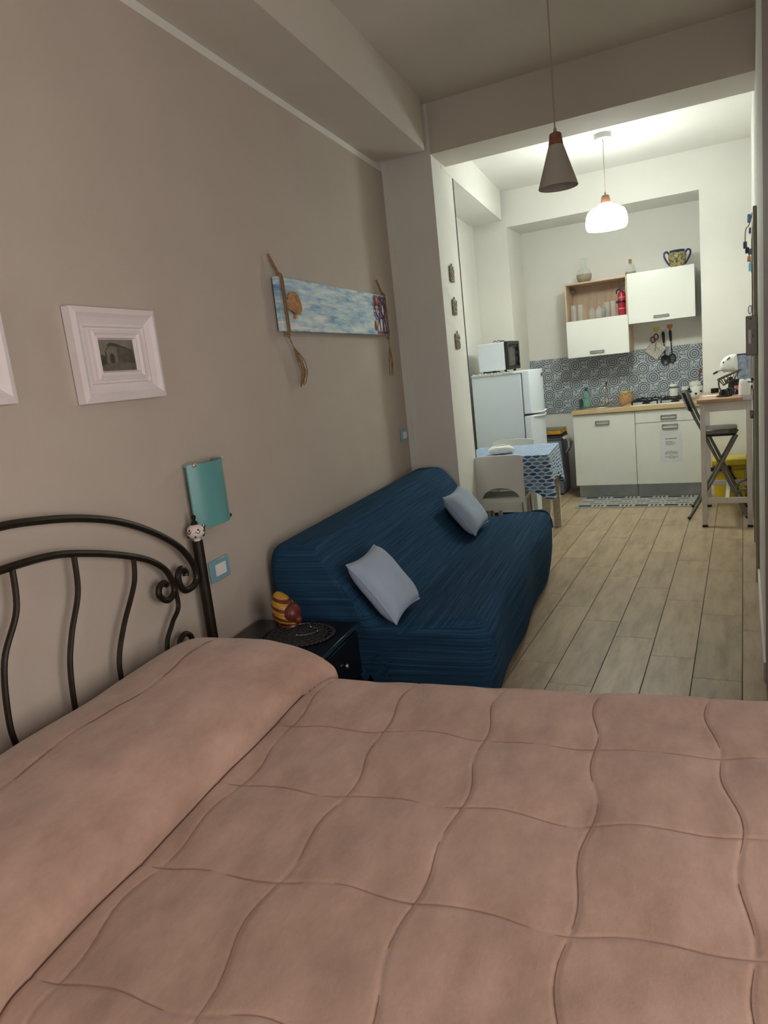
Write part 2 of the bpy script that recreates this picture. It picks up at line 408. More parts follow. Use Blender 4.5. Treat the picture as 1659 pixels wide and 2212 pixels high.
# kitchen end wall with niche
g = G().box(-2.9, -2.141, YF, 8.3, -.05, 3.3)
g.box(-2.141, -.345, YB, 8.3, -.05, 3.3); g.box(-.345, XR, YF, 8.3, -.05, 3.3); g.box(-2.141, -.345, YF, YB, 2.82, 3.3)
struct(g.build('wall_back', 'white', smooth=0), 'white kitchen end wall with a recessed cooking niche')
# right wall
struct(G().box(XR, XR+.2, 3.30, 8.3, -.05, 3.4).build('wall_right', 'white', smooth=0), 'white wall along the right side')
struct(G().box(XR-.002, 1.5, 2.40, 3.30, -.05, 3.4).build('wall_near', 'mauve', smooth=0), 'mauve grey wall end at the right edge')
g = G().box(1.3, 1.5, -1.9, -.70, -.05, 3.4); g.box(1.3, 1.5, 1.60, 2.40, -.05, 3.4); g.box(1.3, 1.5, -.70, 1.60, -.05, .55); g.box(1.3, 1.5, -.70, 1.60, 2.15, 3.4)
struct(g.build('wall_side', 'wall', smooth=0), 'wall with the window beside the photographer')
g = G().box(-3.2, -.80, -2.1, -1.9, -.05, 3.4); g.box(.30, 1.5, -2.1, -1.9, -.05, 3.4); g.box(-.80, .30, -2.1, -1.9, -.05, .75); g.box(-.80, .30, -2.1, -1.9, 2.15, 3.4)
struct(g.build('wall_front', 'wall', smooth=0), 'wall behind the photographer')
w2 = struct(thing('fill_window', 'small added window for the rear fill light behind the photographer', 'window', (-.25, -2.0, .75)), None); del w2['category']  # made-up window, added to go with the rear fill light
G().box(-.55, .55, -.03, .03, 0, .06).box(-.55, .55, -.03, .03, 1.34, 1.40).box(-.55, -.49, -.03, .03, .06, 1.34).box(.49, .55, -.03, .03, .06, 1.34).build('window_frame', 'white_frame', w2)
G().box(-.49, .49, -.004, .004, .06, 1.34).build('pane', 'paneglass', w2, smooth=0)
wn = struct(thing('window_1', 'bedroom window beside the photographer', 'window', (1.40, .45, .55)), None); del wn['category']
G().box(-.03, .03, -1.15, 1.15, 0, .06).box(-.03, .03, -1.15, 1.15, 1.54, 1.60).box(-.03, .03, -1.15, -1.09, .06, 1.54).box(-.03, .03, 1.09, 1.15, .06, 1.54).box(-.03, .03, -.03, .03, .06, 1.54).build('window_frame', 'white_frame', wn)
for y in (-1.09, .03): G().box(-.004, .004, y, y+1.06, .06, 1.54).build('pane', 'paneglass', wn, smooth=0)
# door, casing and baseboard in the right wall
dr = struct(thing('door_1', 'grey green door in the right wall', 'door', (XR, 5.35, 0))); del dr['category']
G().box(-.012, .02, -.55, .35, 0, 2.12).build('door_leaf', 'doorgrey', dr, bevel=.003)
G().box(-.020, .0, -.62, -.55, 0, 2.19).box(-.020, .0, .35, .42, 0, 2.19).box(-.020, .0, -.55, .35, 2.12, 2.19).build('door_casing', 'doorgrey', dr, bevel=.003)
G().box(-.02, .0, -.545, -.515, .98, 1.12).build('hinge', 'steel', dr, bevel=.002)
G().lathe([(.008, 0), (.008, .04)], (-.035, -.53, 1.0), 10).box(-.045, -.01, -.55, -.5, 1.02, 1.05).build('latch', 'greymetal', dr)
struct(G().box(XR-.012, XR, 3.30, 4.73, 0, .09).build('baseboard_right', 'white_frame', bevel=.003), 'white baseboard along the right wall')
struct(G().box(-.344, XR-.001, YF-.012, YF, 0, .09).build('baseboard_back', 'white_frame', bevel=.003), 'white baseboard under the high table')
# thin tube added to draw the dark line along the pilaster's back edge
c0 = jamb(5.437)
tag(G().tube([(c0.x+.004, c0.y-.003, 2.876), (c0.x+.004, c0.y-.003, .02)], .0035, 6).build('pilaster_edge_line', 'greymetal'), 'thin added grey line running down the edge of the white pilaster', 'edge line')

# ---- patterned splashback tiles
tm = G().box(-.0993, .0993, -.006, .006, -.0993, .0993).mesh('tile', 'tile', 0)
sb = struct(thing('wall_splashback', 'grey and white patterned tile splashback behind the worktop', 'tiles', (-2.141, YB, .86))); del sb['category']
for i in range(9):
    for j in range(3):
        o = bpy.data.objects.new('tile', tm); COL.objects.link(o); o.parent = sb; o.location = (.1+.1995*i, -.007, .1+.2*j)

# ================================================================== BED
bed = thing('bed', 'black wrought iron double bed against the taupe wall', 'bed', W(0, 1.37, 0), WA)
def hb(pts, n=8): return spl([(.05, s-1.37, z) for s, z in pts], n)
def mir(pts): return [(2.74-s, z) for s, z in pts]
top = [(1.39, 1.212), (1.529, 1.197), (1.686, 1.167), (1.841, 1.119), (1.989, 1.048), (2.114, .964), (2.179, .884), (2.193, .825), (2.165, .797), (2.111, .796), (2.086, .828), (2.085, .862), (2.108, .88), (2.13, .862), (2.128, .846)]
low = [(1.363, 1.108), (1.503, 1.094), (1.696, 1.053), (1.897, .982), (2.006, .917), (2.048, .853), (2.047, .809), (2.005, .794), (1.967, .822), (1.971, .850), (1.998, .861), (2.016, .848)]
full = mir(top)[::-1][:-1] + [(1.37, 1.213)] + top[1:]
G().tube(hb(full), .0125, 10).build('top_rail', 'black_metal', bed)
full = mir(low)[::-1][:-1] + low[1:]
G().tube(hb(full), .0115, 10).build('lower_rail', 'black_metal', bed)
bars = [[(1.62, 1.066), (1.608, .956), (1.554, .844), (1.522, .74), (1.511, .582), (1.52, .35)],
        [(1.871, .99), (1.853, .906), (1.772, .79), (1.725, .697), (1.716, .604), (1.725, .35)],
        [(2.05, .85), (2.058, .754), (2.005, .702), (1.956, .615), (1.965, .35)],
        [(1.40, 1.105), (1.385, .98), (1.315, .86), (1.29, .70), (1.299, .584), (1.305, .35)]]
for b in bars[:3] + [mir(q) for q in bars[:3]] + bars[3:]:
    G().tube(hb(b), .0085, 8).build('bar', 'black_metal', bed)
sc = [(2.02, .57), (2.035, .628), (2.07, .642), (2.1, .62), (2.1, .585), (2.07, .57)]
for q in (sc, mir(sc)): G().tube(hb(q), .0105, 8).build('scroll', 'black_metal', bed)
for s in (2.232, 2.74-2.232):
    p = G().lathe([(.021, 0), (.021, .955)], (.05, s-1.37, 0), 16).build('post', 'black_metal', bed)
    fz = .955
    fi = G().sphere((.05, s-1.37, fz+.036), .034, .034, .030).lathe([(.013, fz), (.013, fz+.012)], (.05, s-1.37, 0), 14).build('finial', 'porcelain', p)
    cp = G().lathe([(.016, 0), (.011, .010), (.005, .016), (.009, .024), (.009, .032), (.0, .038)], (.05, s-1.37, fz+.064), 12).build('finial_cap', 'black_metal', p)
    q = G()
    for a in np.linspace(0, 2*PI, 7)[:-1]:
        for da, dz in ((0, -.016), (.4, .010)):
            q.sphere((.05+.033*math.cos(a+da), s-1.37+.033*math.sin(a+da), fz+.036+dz), .0038, seg=8, rings=6)
        ring = [(.05+.0345*math.cos(a+k*.15), s-1.37+.0345*math.sin(a+k*.15), fz+.036+.006*math.sin(k*2)) for k in range(5)]
        q.tube(ring, .0014, 5)
    q.build('painted_motif', 'ink', p)
G().box(.06, 1.98, .72-1.37, 2.02-1.37, .20, .30).build('bed_base', 'black_metal', bed, bevel=.01)
for t in (.12, 1.95):
    for s in (.75, 1.99): G().lathe([(.02, 0), (.02, .2)], (t, s-1.37, 0), 12).build('leg', 'black_metal', bed)
tag(G().box(.075, 2.00, .70-1.37, 2.035-1.37, .302, .490).build('mattress', 'wplastic', bevel=.03, loc=W(0, 1.37), rz=WA), 'mattress under the pink quilt on the iron bed', 'mattress')

# quilt: fine height field with wavy stitched lines and a pillow bulge turned over at the head
def edge(v, e, R, L):
    # arc-length past the edge e -> (position, drop)
    if v <= e: return v, 0.
    a = (v-e)/R
    if a < PI/2: return e+R*math.sin(a), -R*(1-math.cos(a))
    return e+R, -R-(v-e-R*PI/2)
NT, NS = 620, 580
us = np.linspace(.075, 2.42, NT); vs_ = np.linspace(.18, 2.50, NS)
ZT = .522
tt = np.zeros(NT); td = np.zeros(NT); ss = np.zeros(NS); sd = np.zeros(NS)
for i, u in enumerate(us): tt[i], td[i] = edge(u, 1.99, .07, .3)
for j, v in enumerate(vs_):
    if v > 1.37: ss[j], sd[j] = edge(v, 1.99, .075, .3)
    else:
        q, d_ = edge(2.74-v, 1.99, .075, .3); ss[j] = 2.74-q; sd[j] = d_
TT, SS = np.meshgrid(tt, ss, indexing='ij'); UU, VV = np.meshgrid(us, vs_, indexing='ij')
ZZ = np.maximum(ZT + td[:, None] + sd[None, :], .13)
def grooves(UU, VV):
    out = np.zeros_like(UU); puff = np.ones_like(UU)
    wob = .009*np.sin(2*PI*UU/.285) + .008*np.sin(2*PI*UU/.71+1)
    wob2 = .010*np.sin(2*PI*VV/.31+.6) + .010*np.sin(2*PI*VV/.83)
    a = np.mod((VV+wob-1.70)/.305+.5, 1)-.5; b = np.mod((UU+wob2-.955)/.285+.5, 1)-.5
    da = np.abs(a)*.305; db = np.abs(b)*.285
    return da, db
da, db = grooves(UU, VV)
gr = np.maximum(np.exp(-(da/.0055)**2), np.exp(-(db/.0055)**2)*.85)
puff = (1-np.exp(-(da/.05)**2))*(1-np.exp(-(db/.05)**2))
# pillow bulge
tc = .60 + .07*np.clip((SS-1.85)/.25, 0, 1)**2
x = (TT-.28)/(tc-.28)
fr = np.where(TT > .28, np.sqrt(np.clip(1-np.clip(x, 0, 1)**2.6, 0, 1)), 1)
fl = np.clip((TT-.06)/.14, 0, 1); fl = np.sqrt(np.clip(1-(1-fl)**2, 0, 1))
es = np.clip((np.abs(SS-1.37)-.50)/.26, 0, 1); gs = np.sqrt(np.clip(1-es**2.2, 0, 1))
onp = (TT < tc)
bul = (.122*fr*(.35+.65*fl)+.036*np.clip((tc-TT)/.006, 0, 1)*(.35+.65*fl))*gs
head_seam = np.exp(-((TT-.27+.012*np.sin(SS*11))/.006)**2)
ZZ = ZZ + bul*(sd[None, :] > -.05)
near = np.exp(-((TT-tc)/.012)**2)
ZZ += np.where(onp, .003*puff-.004*head_seam*gs, .0018*puff-.0026*gr) - .014*near*(sd[None, :] > -.02)
nz = np.zeros_like(ZZ)
for i in range(0, NT, 4):
    for j in range(0, NS, 4):
        p = Vector((UU[i, j]*4.2, VV[i, j]*4.2, 0)); q = Vector((UU[i, j]*13, VV[i, j]*9, 5))
        nz[i:i+4, j:j+4] = .007*noise.noise(p)+.0035*noise.noise(q)
k_ = np.array([.25, .5, .25])
for ax in (0, 1):
    for _ in range(6): nz = np.apply_along_axis(lambda m_: np.convolve(np.pad(m_, 1, 'edge'), k_, 'valid'), ax, nz)
ZZ += nz
TT = TT + np.where(TT < tc, .024*np.exp(-(tc-TT)/.03), 0)*gs*(sd[None, :] > -.03)
P = [[(float(TT[i, j]), ss[j]-1.37, float(ZZ[i, j])) for j in range(NS)] for i in range(NT)]
qo = G().grid(P).build('quilt', 'quilt', smooth=180, loc=W(0, 1.37), rz=WA)
def zq(t, s_):
    i = int(np.clip(np.searchsorted(tt[:NT-130], t), 1, NT-1)); j = int(np.clip(np.argmin(np.abs(ss-s_)), 1, NS-2))
    return float(ZZ[i, j])
rs = random.Random(5)
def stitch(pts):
    # thread, dark for the groove shade, shows in stretches and sinks into the plush between them
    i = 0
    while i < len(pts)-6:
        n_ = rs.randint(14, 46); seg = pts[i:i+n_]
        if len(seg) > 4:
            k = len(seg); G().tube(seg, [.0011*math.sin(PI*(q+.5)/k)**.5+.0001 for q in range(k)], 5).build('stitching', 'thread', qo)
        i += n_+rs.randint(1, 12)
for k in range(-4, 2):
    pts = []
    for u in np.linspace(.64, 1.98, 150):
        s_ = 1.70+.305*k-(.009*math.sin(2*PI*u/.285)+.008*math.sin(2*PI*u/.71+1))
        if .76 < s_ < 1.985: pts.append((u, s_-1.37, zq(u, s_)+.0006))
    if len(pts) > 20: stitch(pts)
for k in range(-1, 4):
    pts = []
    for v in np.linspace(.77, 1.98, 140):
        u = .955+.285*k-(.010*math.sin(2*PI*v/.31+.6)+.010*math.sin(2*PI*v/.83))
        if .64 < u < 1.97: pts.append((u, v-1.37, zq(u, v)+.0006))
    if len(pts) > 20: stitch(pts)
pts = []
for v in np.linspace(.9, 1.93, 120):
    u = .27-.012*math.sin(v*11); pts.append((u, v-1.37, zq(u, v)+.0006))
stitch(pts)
tag(qo, 'dusty pink plush quilt with wavy stitching covering the bed', 'quilt')

# ================================================================== SOFA
sofa = thing('sofa', 'two seat sofa bed in a blue woven stretch cover against the taupe wall', 'sofa', W(0, 3.85, 0), WA)
prof = spl([(.03, .03, 0), (.03, .35, 0), (.035, .70, 0), (.07, .785, 0), (.15, .803, 0), (.255, .795, 0), (.315, .74, 0), (.40, .625, 0), (.49, .50, 0), (.56, .432, 0), (.64, .425, 0), (.78, .445, 0), (.93, .452, 0), (1.005, .43, 0), (1.035, .36, 0), (1.03, .2, 0), (1.00, .03, 0)], 6)
pr = [(p.x, p.y) for p in prof]
HL = 1.11
def sect(y, k, fl):
    # k = inset of the section outline at the rounded ends, fl = flare at the floor
    out = []
    cx, cz = .48, .25
    for i, (t, z) in enumerate(pr):
        dx, dz = t-cx, z-cz
        L = math.hypot(dx, dz); sc_ = (L-k)/L
        zz = cz+dz*sc_
        if z < .12: zz = z
        n1 = noise.noise(Vector((y*2.1, t*5, z*5)))*.008
        yy = y + (fl*(1-min(1, z/.45))**1.5)
        w_ = .010*math.sin(y*7+t*9)*(z < .4)*(t > .9)
        out.append((cx+dx*sc_+n1+w_, yy, zz+n1*.6*(z > .1)))
    return out
rows = []
NSY = 90
for i in range(NSY+1):
    y = -HL + 2*HL*i/NSY
    e = max(0, abs(y)-(HL-.06))/.06
    k = .06*(1-math.sqrt(max(0, 1-e*e))) if e > 0 else 0
    fl = (.05 if y < 0 else -.02)*-1*sstep(HL-.35, HL, abs(y))
    rows.append(sect(y, k, fl))
g = G(); g.grid(rows)
n = len(pr)
# end caps follow the section with a shrinking fan
for row, s_ in ((rows[0], -1), (rows[-1], 1)):
    ring = [Vector(p) for p in row]; c = Vector((.48, row[0][1]*0+s_*HL, .25)); R_ = [ring]
    for q in (.75, .45, .2):
        R_.append([Vector((c.x+(p.x-c.x)*q, p.y+s_*.006*(1-q)*math.sin(p.x*14+p.z*9), max(.03, c.z+(p.z-c.z)*q) if p.z > .031 else .03)) for p in ring])
    g.grid(R_)
    o = len(g.v); last = R_[-1]; cy = sum(p.y for p in last)/n
    g.add(last+[Vector((c.x, cy, .2))], [(i, i+1, n) for i in range(n-1)])
sc_o = g.build('sofa_cover', 'sofa', sofa, smooth=60)
uvl = sc_o.data.uv_layers.new(name='UVMap')
for pg in sc_o.data.polygons:
    cap = abs(pg.normal.y) > .75
    for li in pg.loop_indices:
        co = sc_o.data.vertices[sc_o.data.loops[li].vertex_index].co
        uvl.data[li].uv = (-co.z, co.x*.6) if cap else (co.x-co.z, co.y)
# pulled tucks of the cover at the two front corners
for y in (-HL+.035, HL-.035):
    G().tube(spl([(.86, y*.985, .440), (.93, y*.985, .452), (.99, y*.985, .440), (1.02, y*.985, .39), (1.03, y*.985, .33)], 6), [.004+.007*math.sin(PI*i/24) for i in range(25)], 8).build('corner_tuck', 'sofa', sofa)
for x in (.16, .9):
    for y in (-.95, .95): G().lathe([(.022, 0), (.022, .06)], (x, y, 0), 12).build('foot', 'black', sofa)
def cushion(name, label, c, ex, ey, n, group):
    # ex, ey: half extents vectors; puffy square with pinched corners
    ex, ey = Vector(ex), Vector(ey); nn = ex.cross(ey).normalized()
    if nn.z < 0: nn = -nn
    M_ = 26
    def sheet(sg):
        R_ = []
        for i in range(M_+1):
            r = []
            for j in range(M_+1):
                a, b = 2*i/M_-1, 2*j/M_-1
                pin = 1-.10*(1-abs(a)**2)*(abs(b)**6) ; pin2 = 1-.10*(1-abs(b)**2)*(abs(a)**6)
                h = .062*((1-a**4)*(1-b**4))**.55
                h += .006*noise.noise(Vector((a*2.2+c[0]*9, b*2.2, c[1]*5)))*(1-a**4)*(1-b**4)
                r.append(ex*(a*pin2)+ey*(b*pin)+nn*sg*h)
            R_.append(r)
        return R_
    g = G().grid(sheet(1)); g.grid(sheet(-1))
    o = g.build(name, 'pillow', smooth=70, loc=W(*c), rz=WA)
    ring = []
    for i in range(M_+1): ring.append((2*i/M_-1, -1))
    for i in range(1, M_+1): ring.append((1, 2*i/M_-1))
    for i in range(1, M_+1): ring.append((1-2*i/M_, 1))
    for i in range(1, M_): ring.append((-1, 1-2*i/M_))
    pts = [ex*(a*(1-.10*(1-abs(b)**2)*abs(a)**6))+ey*(b*(1-.10*(1-abs(a)**2)*abs(b)**6)) for a, b in ring]
    G().tube(pts, .0035, 6, closed=True).build('seam', 'pillow', o)
    tag(o, label, 'cushion', group)
sl = Vector((-.60, 0, .80))
cushion('cushion', 'pale blue cushion at the bed end of the blue sofa', (.545, 2.865, .585), (0, .170, .0), sl*.165, None, 'cushions on the sofa')
cushion('cushion', 'pale blue cushion at the kitchen end of the blue sofa', (.555, 4.42, .58), (0, .20, .0), sl*.155, None, 'cushions on the sofa')

# ================================================================== NIGHTSTAND
ns = thing('nightstand', 'black lacquered nightstand between bed and sofa', 'nightstand', W(.03, 2.44, 0), WA)
G().box(0, .46, -.175, .175, .04, .47).build('body', 'nightstand', ns, bevel=.004)
G().box(-.005, .475, -.185, .185, .471, .49).build('top', 'nightstand', ns, bevel=.003)
G().box(.475, .478, -.185, .185, .474, .488).build('top_edge_highlight', 'chrome', ns)['label'] = 'bright strip drawn as the highlight on the top edge'  # chrome strip added to draw the highlight along the glass edge
for z in (.06, .27):
    d = G().box(.461, .472, -.165, .165, z, z+.19).build('drawer', 'nightstand', ns, bevel=.003)
    G().sphere((.48, 0, z+.1), .010).build('knob', 'chrome', d)
for x in (.03, .43):
    for y in (-.14, .14): G().box(x-.015, x+.015, y-.015, y+.015, 0, .04).build('leg', 'nightstand', ns)
dz = G()
for r in (.03, .055, .08, .105, .125):
    dz.tube([(r*1.2*math.cos(a), r*math.sin(a), .004+.0015*math.sin(9*a)) for a in np.linspace(0, 2*PI, 40)[:-1]], .0045, 6, closed=True)
for a in np.linspace(0, 2*PI, 25)[:-1]:
    dz.tube([(.012*math.cos(a), .012*math.sin(a), .004), (.156*math.cos(a), .13*math.sin(a), .004)], .003, 6)
for a in np.linspace(0, 2*PI, 49)[:-1]: dz.sphere((.155*math.cos(a), .131*math.sin(a), .0045), .008, .008, .004, 8, 6)
dz.lathe([(.0, .001), (.12, .001), (.12, .003), (0, .003)], (0, 0, 0), 24, cap=False)
tag(dz.build('doily', 'doily', loc=W(.30, 2.45, .491), rz=WA), 'round black crocheted doily on the nightstand', 'doily')
sn = thing('snail_ornament', 'striped snail shell ornament in yellow and red brown on the nightstand', 'ornament', W(.205, 2.555, .4995), WA)
# shell: stacked whorls tapering to a point
R_ = []
for i in range(49):
    h = i/48
    r = .062*(1-h**2.2)**.62*(1+.05*abs(math.sin(h*PI*4.2)))+.001
    row = []
    for j in range(33):
        a = 2*PI*j/32
        z = .020+.128*h
        row.append((r*.9*math.cos(a)-.026*h*h, r*math.sin(a)-.008*h, z+.016*math.cos(a-.5)*-1*(1-h)))
    R_.append(row)
so_ = G().grid(R_).build('shell', 'snail', sn, smooth=60)
uvl = so_.data.uv_layers.new(name='UVMap')
for lp in so_.data.loops:
    co = so_.data.vertices[lp.vertex_index].co
    uvl.data[lp.index].uv = (0, (co.z-.02+.35*co.x)/.128*3.6)
G().sphere((.030, -.012, .056), .042, .048, .044).sphere((.062, -.020, .030), .018, .018, .018).build('body', 'snailbody', sn, smooth=60)
G().lathe([(.05, 0), (.048, .008), (.035, .014)], (.01, 0, 0), 20).build('base', 'snailbody', sn)
ch = thing('bead_chain', 'thin silver chain lying on the black doily', 'chain', W(.34, 2.47, .5005), WA)
G().tube(spl([(-.06, .05, .012), (-.02, .055, .016), (.0, .03, .010), (.03, .02, .008), (.05, -.01, .008), (.02, -.05, .008), (-.02, -.06, .008)], 8), .0016, 6).build('chain', 'chrome', ch)
for p in ((-.06, .05, .012), (0, .03, .010), (.05, -.01, .008), (-.02, -.06, .008)): G().sphere(p, .004, seg=8, rings=6).build('bead', 'chrome', ch)

# ================================================================== ON THE LEFT WALL
def picture(s0, s1, z0, z1, label, prints):
    cs, hw, hh = (s0+s1)/2, (s1-s0)/2, (z1-z0)/2
    r = thing('picture_frame', label, 'picture frame', W(.003, cs, (z0+z1)/2), WA, 'white framed prints above the bed')
    def ringp(name, a0, b0, x0, a1, b1, x1):   # four mitred sides between two rectangles, each with its outer drop
        g = G()
        for k in range(4):
            c = [(-1,-1),(1,-1),(1,1),(-1,1)]
            p, q = c[k], c[(k+1) % 4]
            g.add([(x0, p[0]*a0, p[1]*b0), (x0, q[0]*a0, q[1]*b0), (x1, q[0]*a1, q[1]*b1), (x1, p[0]*a1, p[1]*b1)], [(0,1,2,3)])
        return g
    def moulding(name, levels):
        g = G()
        for (a0, b0, x0), (a1, b1, x1) in zip(levels[:-1], levels[1:]):
            g2 = ringp('', a0, b0, x0, a1, b1, x1); g.add(g2.v, g2.f)
        return g.build(name, 'white_frame', r, smooth=0)
    moulding('outer_moulding', [(hw, hh, 0), (hw, hh, .030), (hw-.018, hh-.018, .036), (hw-.030, hh-.030, .026), (hw-.050, hh-.050, .016), (hw-.058, hh-.058, .018), (hw-.062, hh-.062, .010)])
    G().box(0, .010, -hw+.055, hw-.055, -hh+.055, hh-.055).build('mount', 'white_frame', r)
    iw, ih = .118, .080
    moulding('inner_moulding', [(iw, ih, .010), (iw, ih, .022), (iw-.008, ih-.008, .026), (iw-.016, ih-.016, .018), (iw-.024, ih-.024, .022), (iw-.030, ih-.030, .011)])
    pw, ph = iw-.028, ih-.028
    G().box(.0101, .0112, -pw, pw, -ph, ph).build('photo_print', plain('print_sky', (120, 112, 98), .4, var=10, scale=30), r)
    for nm, c, poly in prints:
        o = G().add([(.0113+.0002*c[3], y*pw, z*ph) for y, z in poly], [tuple(range(len(poly)))]).build(nm, plain('print_tone', c[:3], .4, var=12, scale=60), r, smooth=0)
bld = [('printed_ground', (96, 88, 74, 0), [(-1, -1), (1, -1), (1, -.5), (-1, -.5)]),
       ('printed_tree', (56, 50, 42, 1), [(-1, -.6), (-.55, -.55), (-.6, -.1), (-.8, .05), (-1, 0)]),
       ('printed_building', (74, 66, 56, 1), [(-.65, -.5), (.95, -.5), (.9, .35), (.3, .55), (-.05, .68), (-.45, .6), (-.65, .25)]),
       ('printed_front', (112, 102, 88, 2), [(-.6, -.5), (.0, -.5), (.0, .5), (-.3, .62), (-.58, .3)]),
       ('printed_arch', (46, 40, 34, 3), [(-.42, -.5), (-.18, -.5), (-.18, .0), (-.3, .15), (-.42, .0)]),
       ('printed_roof_edge', (50, 44, 38, 3), [(-.55, .62), (.0, .56), (.6, .38), (.6, .46), (.0, .74), (-.3, .8)])]
picture(1.806, 2.215, 1.507, 1.808, 'white square moulded frame with a small dark photograph of a building', bld)
picture(1.14, 1.549, 1.530, 1.831, 'white moulded frame cut off by the left edge of the photo', bld)

sg = thing('sea_sign', 'long board painted as pale blue sea hanging on the taupe wall', 'wall sign', W(.012, 3.985, 1.755), WA)
G().box(0, .028, -.79, .79, 0, .257).build('board', 'sea', sg, bevel=.002)
# big scallop shell
R_ = []
for i in range(17):
    u = i/16; row = []
    for j in range(97):
        v = j/96*2-1
        a = v*1.25
        rr = .11*u*(1+.03*math.cos(v*30))
        row.append((.029+.028*math.sin(PI*min(1, u*.9+.05))*(1-.35*v*v)+.005*math.cos(v*30)*u, -.655+rr*math.sin(a)*.80, .070+rr*math.cos(a)*1.12))
    R_.append(row)
G().grid(R_).box(.028, .040, -.668, -.642, .062, .085).build('scallop_shell', 'shell', sg, smooth=60)
for (y, z) in ((.52, .055), (.555, .215)):
    G().sphere((.030, y, z), .010, .026, .030).build('small_shell', 'orange_shell', sg)
random.seed(3)
def branch(g, y, z, a, L, d):
    n_ = 3; pts = [(.0295, y, z)]
    for k in range(n_):
        a += random.uniform(-.25, .25); y += math.sin(a)*L/n_; z += math.cos(a)*L/n_
        if not (.49 < y < .775 and .005 < z < .25): break
        pts.append((.0295, y, z))
    if len(pts) < 2: return
    g.tube(pts, max(.0012, .0042-.0007*d), 5)
    if d < 5:
        for da in (-.55, .5): branch(g, y, z, a+da+random.uniform(-.2, .2), L*.78, d+1)
for mat, ys in (('coral', (.60, .70, .66)), ('coral2', (.645, .72))):
    g = G()
    for y in ys: branch(g, y, .012, random.uniform(-.2, .2), .085, 0)
    g.box(.0285, .0295, .54 if mat == 'coral' else .62, .77 if mat == 'coral' else .70, .003, .022)
    g.build('painted_coral', mat, sg)
for y, sw in ((-.73, 1), (.755, -.2)):
    g = G()
    g.tube(spl([(.034, y-.02, -.005), (.036, y-.03, .13), (.034, y-.035, .255), (.02, y-.045, .275), (.008, y-.07, .34), (.006, y-.075, .36)], 6), .0045, 8)
    g.tube(spl([(.034, y-.005, -.005), (.036, y-.012, .13), (.034, y-.018, .255), (.022, y-.032, .28), (.010, y-.06, .335), (.006, y-.075, .36)], 6), .0045, 8)
    g.sphere((.022, y-.035, .268), .009).sphere((.026, y-.01, -.018), .010, .010, .016)
    rp = g.build('rope', 'rope', sg)
    g = G()
    for k in range(7):
        a = random.uniform(-.5, 1)
        g.tube(spl([(.026, y-.01, -.02), (.026, y+.02*sw, -.07), (.020+.01*random.random(), y+.06*sw+.06*a, -.14), (.020+.012*random.random(), y+.085*sw+.07*a, -.20), (.018, y+.07*sw+.06*a, -.255-.02*random.random())], 6), .0024, 6)
    g.build('tassel', 'rope', rp)

sc_ = thing('wall_sconce', 'curved teal glass wall light above the bedside switch', 'wall light', W(.002, 2.385, 1.115), WA)
def curve_sheet(hw, hh, bow, th, skew=0):
    R1, R2 = [], []
    for i in range(17):
        u = i/16*2-1; x = .028+bow*(1-u*u); nx = math.atan2(2*bow*u, hw)
        R1.append([(x, u*hw, -hh+skew*u), (x, u*hw, hh+skew*u)]); R2.append([(x-th, u*hw, -hh+skew*u), (x-th, u*hw, hh+skew*u)])
    g = G().grid(R1); g.grid(R2)
    for R_a in range(16):
        for q in (0, 1): g.add([R1[R_a][q], R1[R_a+1][q], R2[R_a+1][q], R2[R_a][q]], [(0, 1, 2, 3)])
    for R_a in (0, 16): g.add([R1[R_a][0], R1[R_a][1], R2[R_a][1], R2[R_a][0]], [(0, 1, 2, 3)])
    return g
curve_sheet(.118, .125, .055, .006).build('glass_shade', 'teal', sc_)
G().box(0, .020, -.06, .06, -.05, .05).build('back_plate', 'wplastic', sc_, bevel=.003)
for y, z, m_ in ((.095, .118, 'chrome'), (.095, -.118, 'black'), (-.095, .118, 'chrome'), (-.095, -.118, 'chrome')):
    G().box(0, .052, y-.008, y+.008, z-.004, z+.010).build('clip', m_, sc_, bevel=.002)
def switch(s, z, w_, h_, label, n_):
    r = thing('light_switch', label, 'switch', W(.0005, s, z), WA, 'blue wall switches')
    G().box(0, .010, -w_/2, w_/2, -h_/2, h_/2).build('cover_plate', 'plate_blue', r, bevel=.003)
    for k in range(n_):
        a = -w_*.27+w_*.54*k/n_
        G().box(.0101, .014, a+.0006, a+w_*.54/n_-.0006, -h_*.27, h_*.27).build('rocker', 'rocker', r, bevel=.001)
switch(2.412, .790, .140, .088, 'light blue switch plate beside the iron bed post', 3)
switch(4.945, 1.046, .140, .088, 'light blue switch plate high on the taupe wall above the sofa', 2)

# ================================================================== PENDANT LAMPS
pl = thing('pendant_lamp', 'grey cone pendant lamp with wooden top, switched off', 'lamp', (-.744, 3.5, 2.242))
G().lathe([(.0875, 0), (.0885, .003), (.033, .178), (.031, .178), (.084, .004)], seg=40, cap=False).build('shade', 'cone', pl)
G().lathe([(.033, .178), (.0265, .226), (.020, .231), (0, .232)], seg=32).build('wooden_top', 'lampwood', pl)
G().lathe([(.008, .231), (.008, .245), (.004, .254)], seg=12).build('cord_grip', 'cord', pl)
G().tube([(0, 0, .25), (0, 0, .94)], .0032, 8).build('cord', 'cord', pl)
G().lathe([(.05, .962), (.05, .987)], seg=24).build('ceiling_rose', 'wplastic', pl)
G().sphere((0, 0, .09), .03).lathe([(.014, .11), (.014, .175)], seg=12).build('bulb', 'wplastic', pl)
kl = thing('pendant_lamp', 'lit white glass dome pendant lamp hanging in the kitchen', 'lamp', (-.976, 6.323, 2.452))
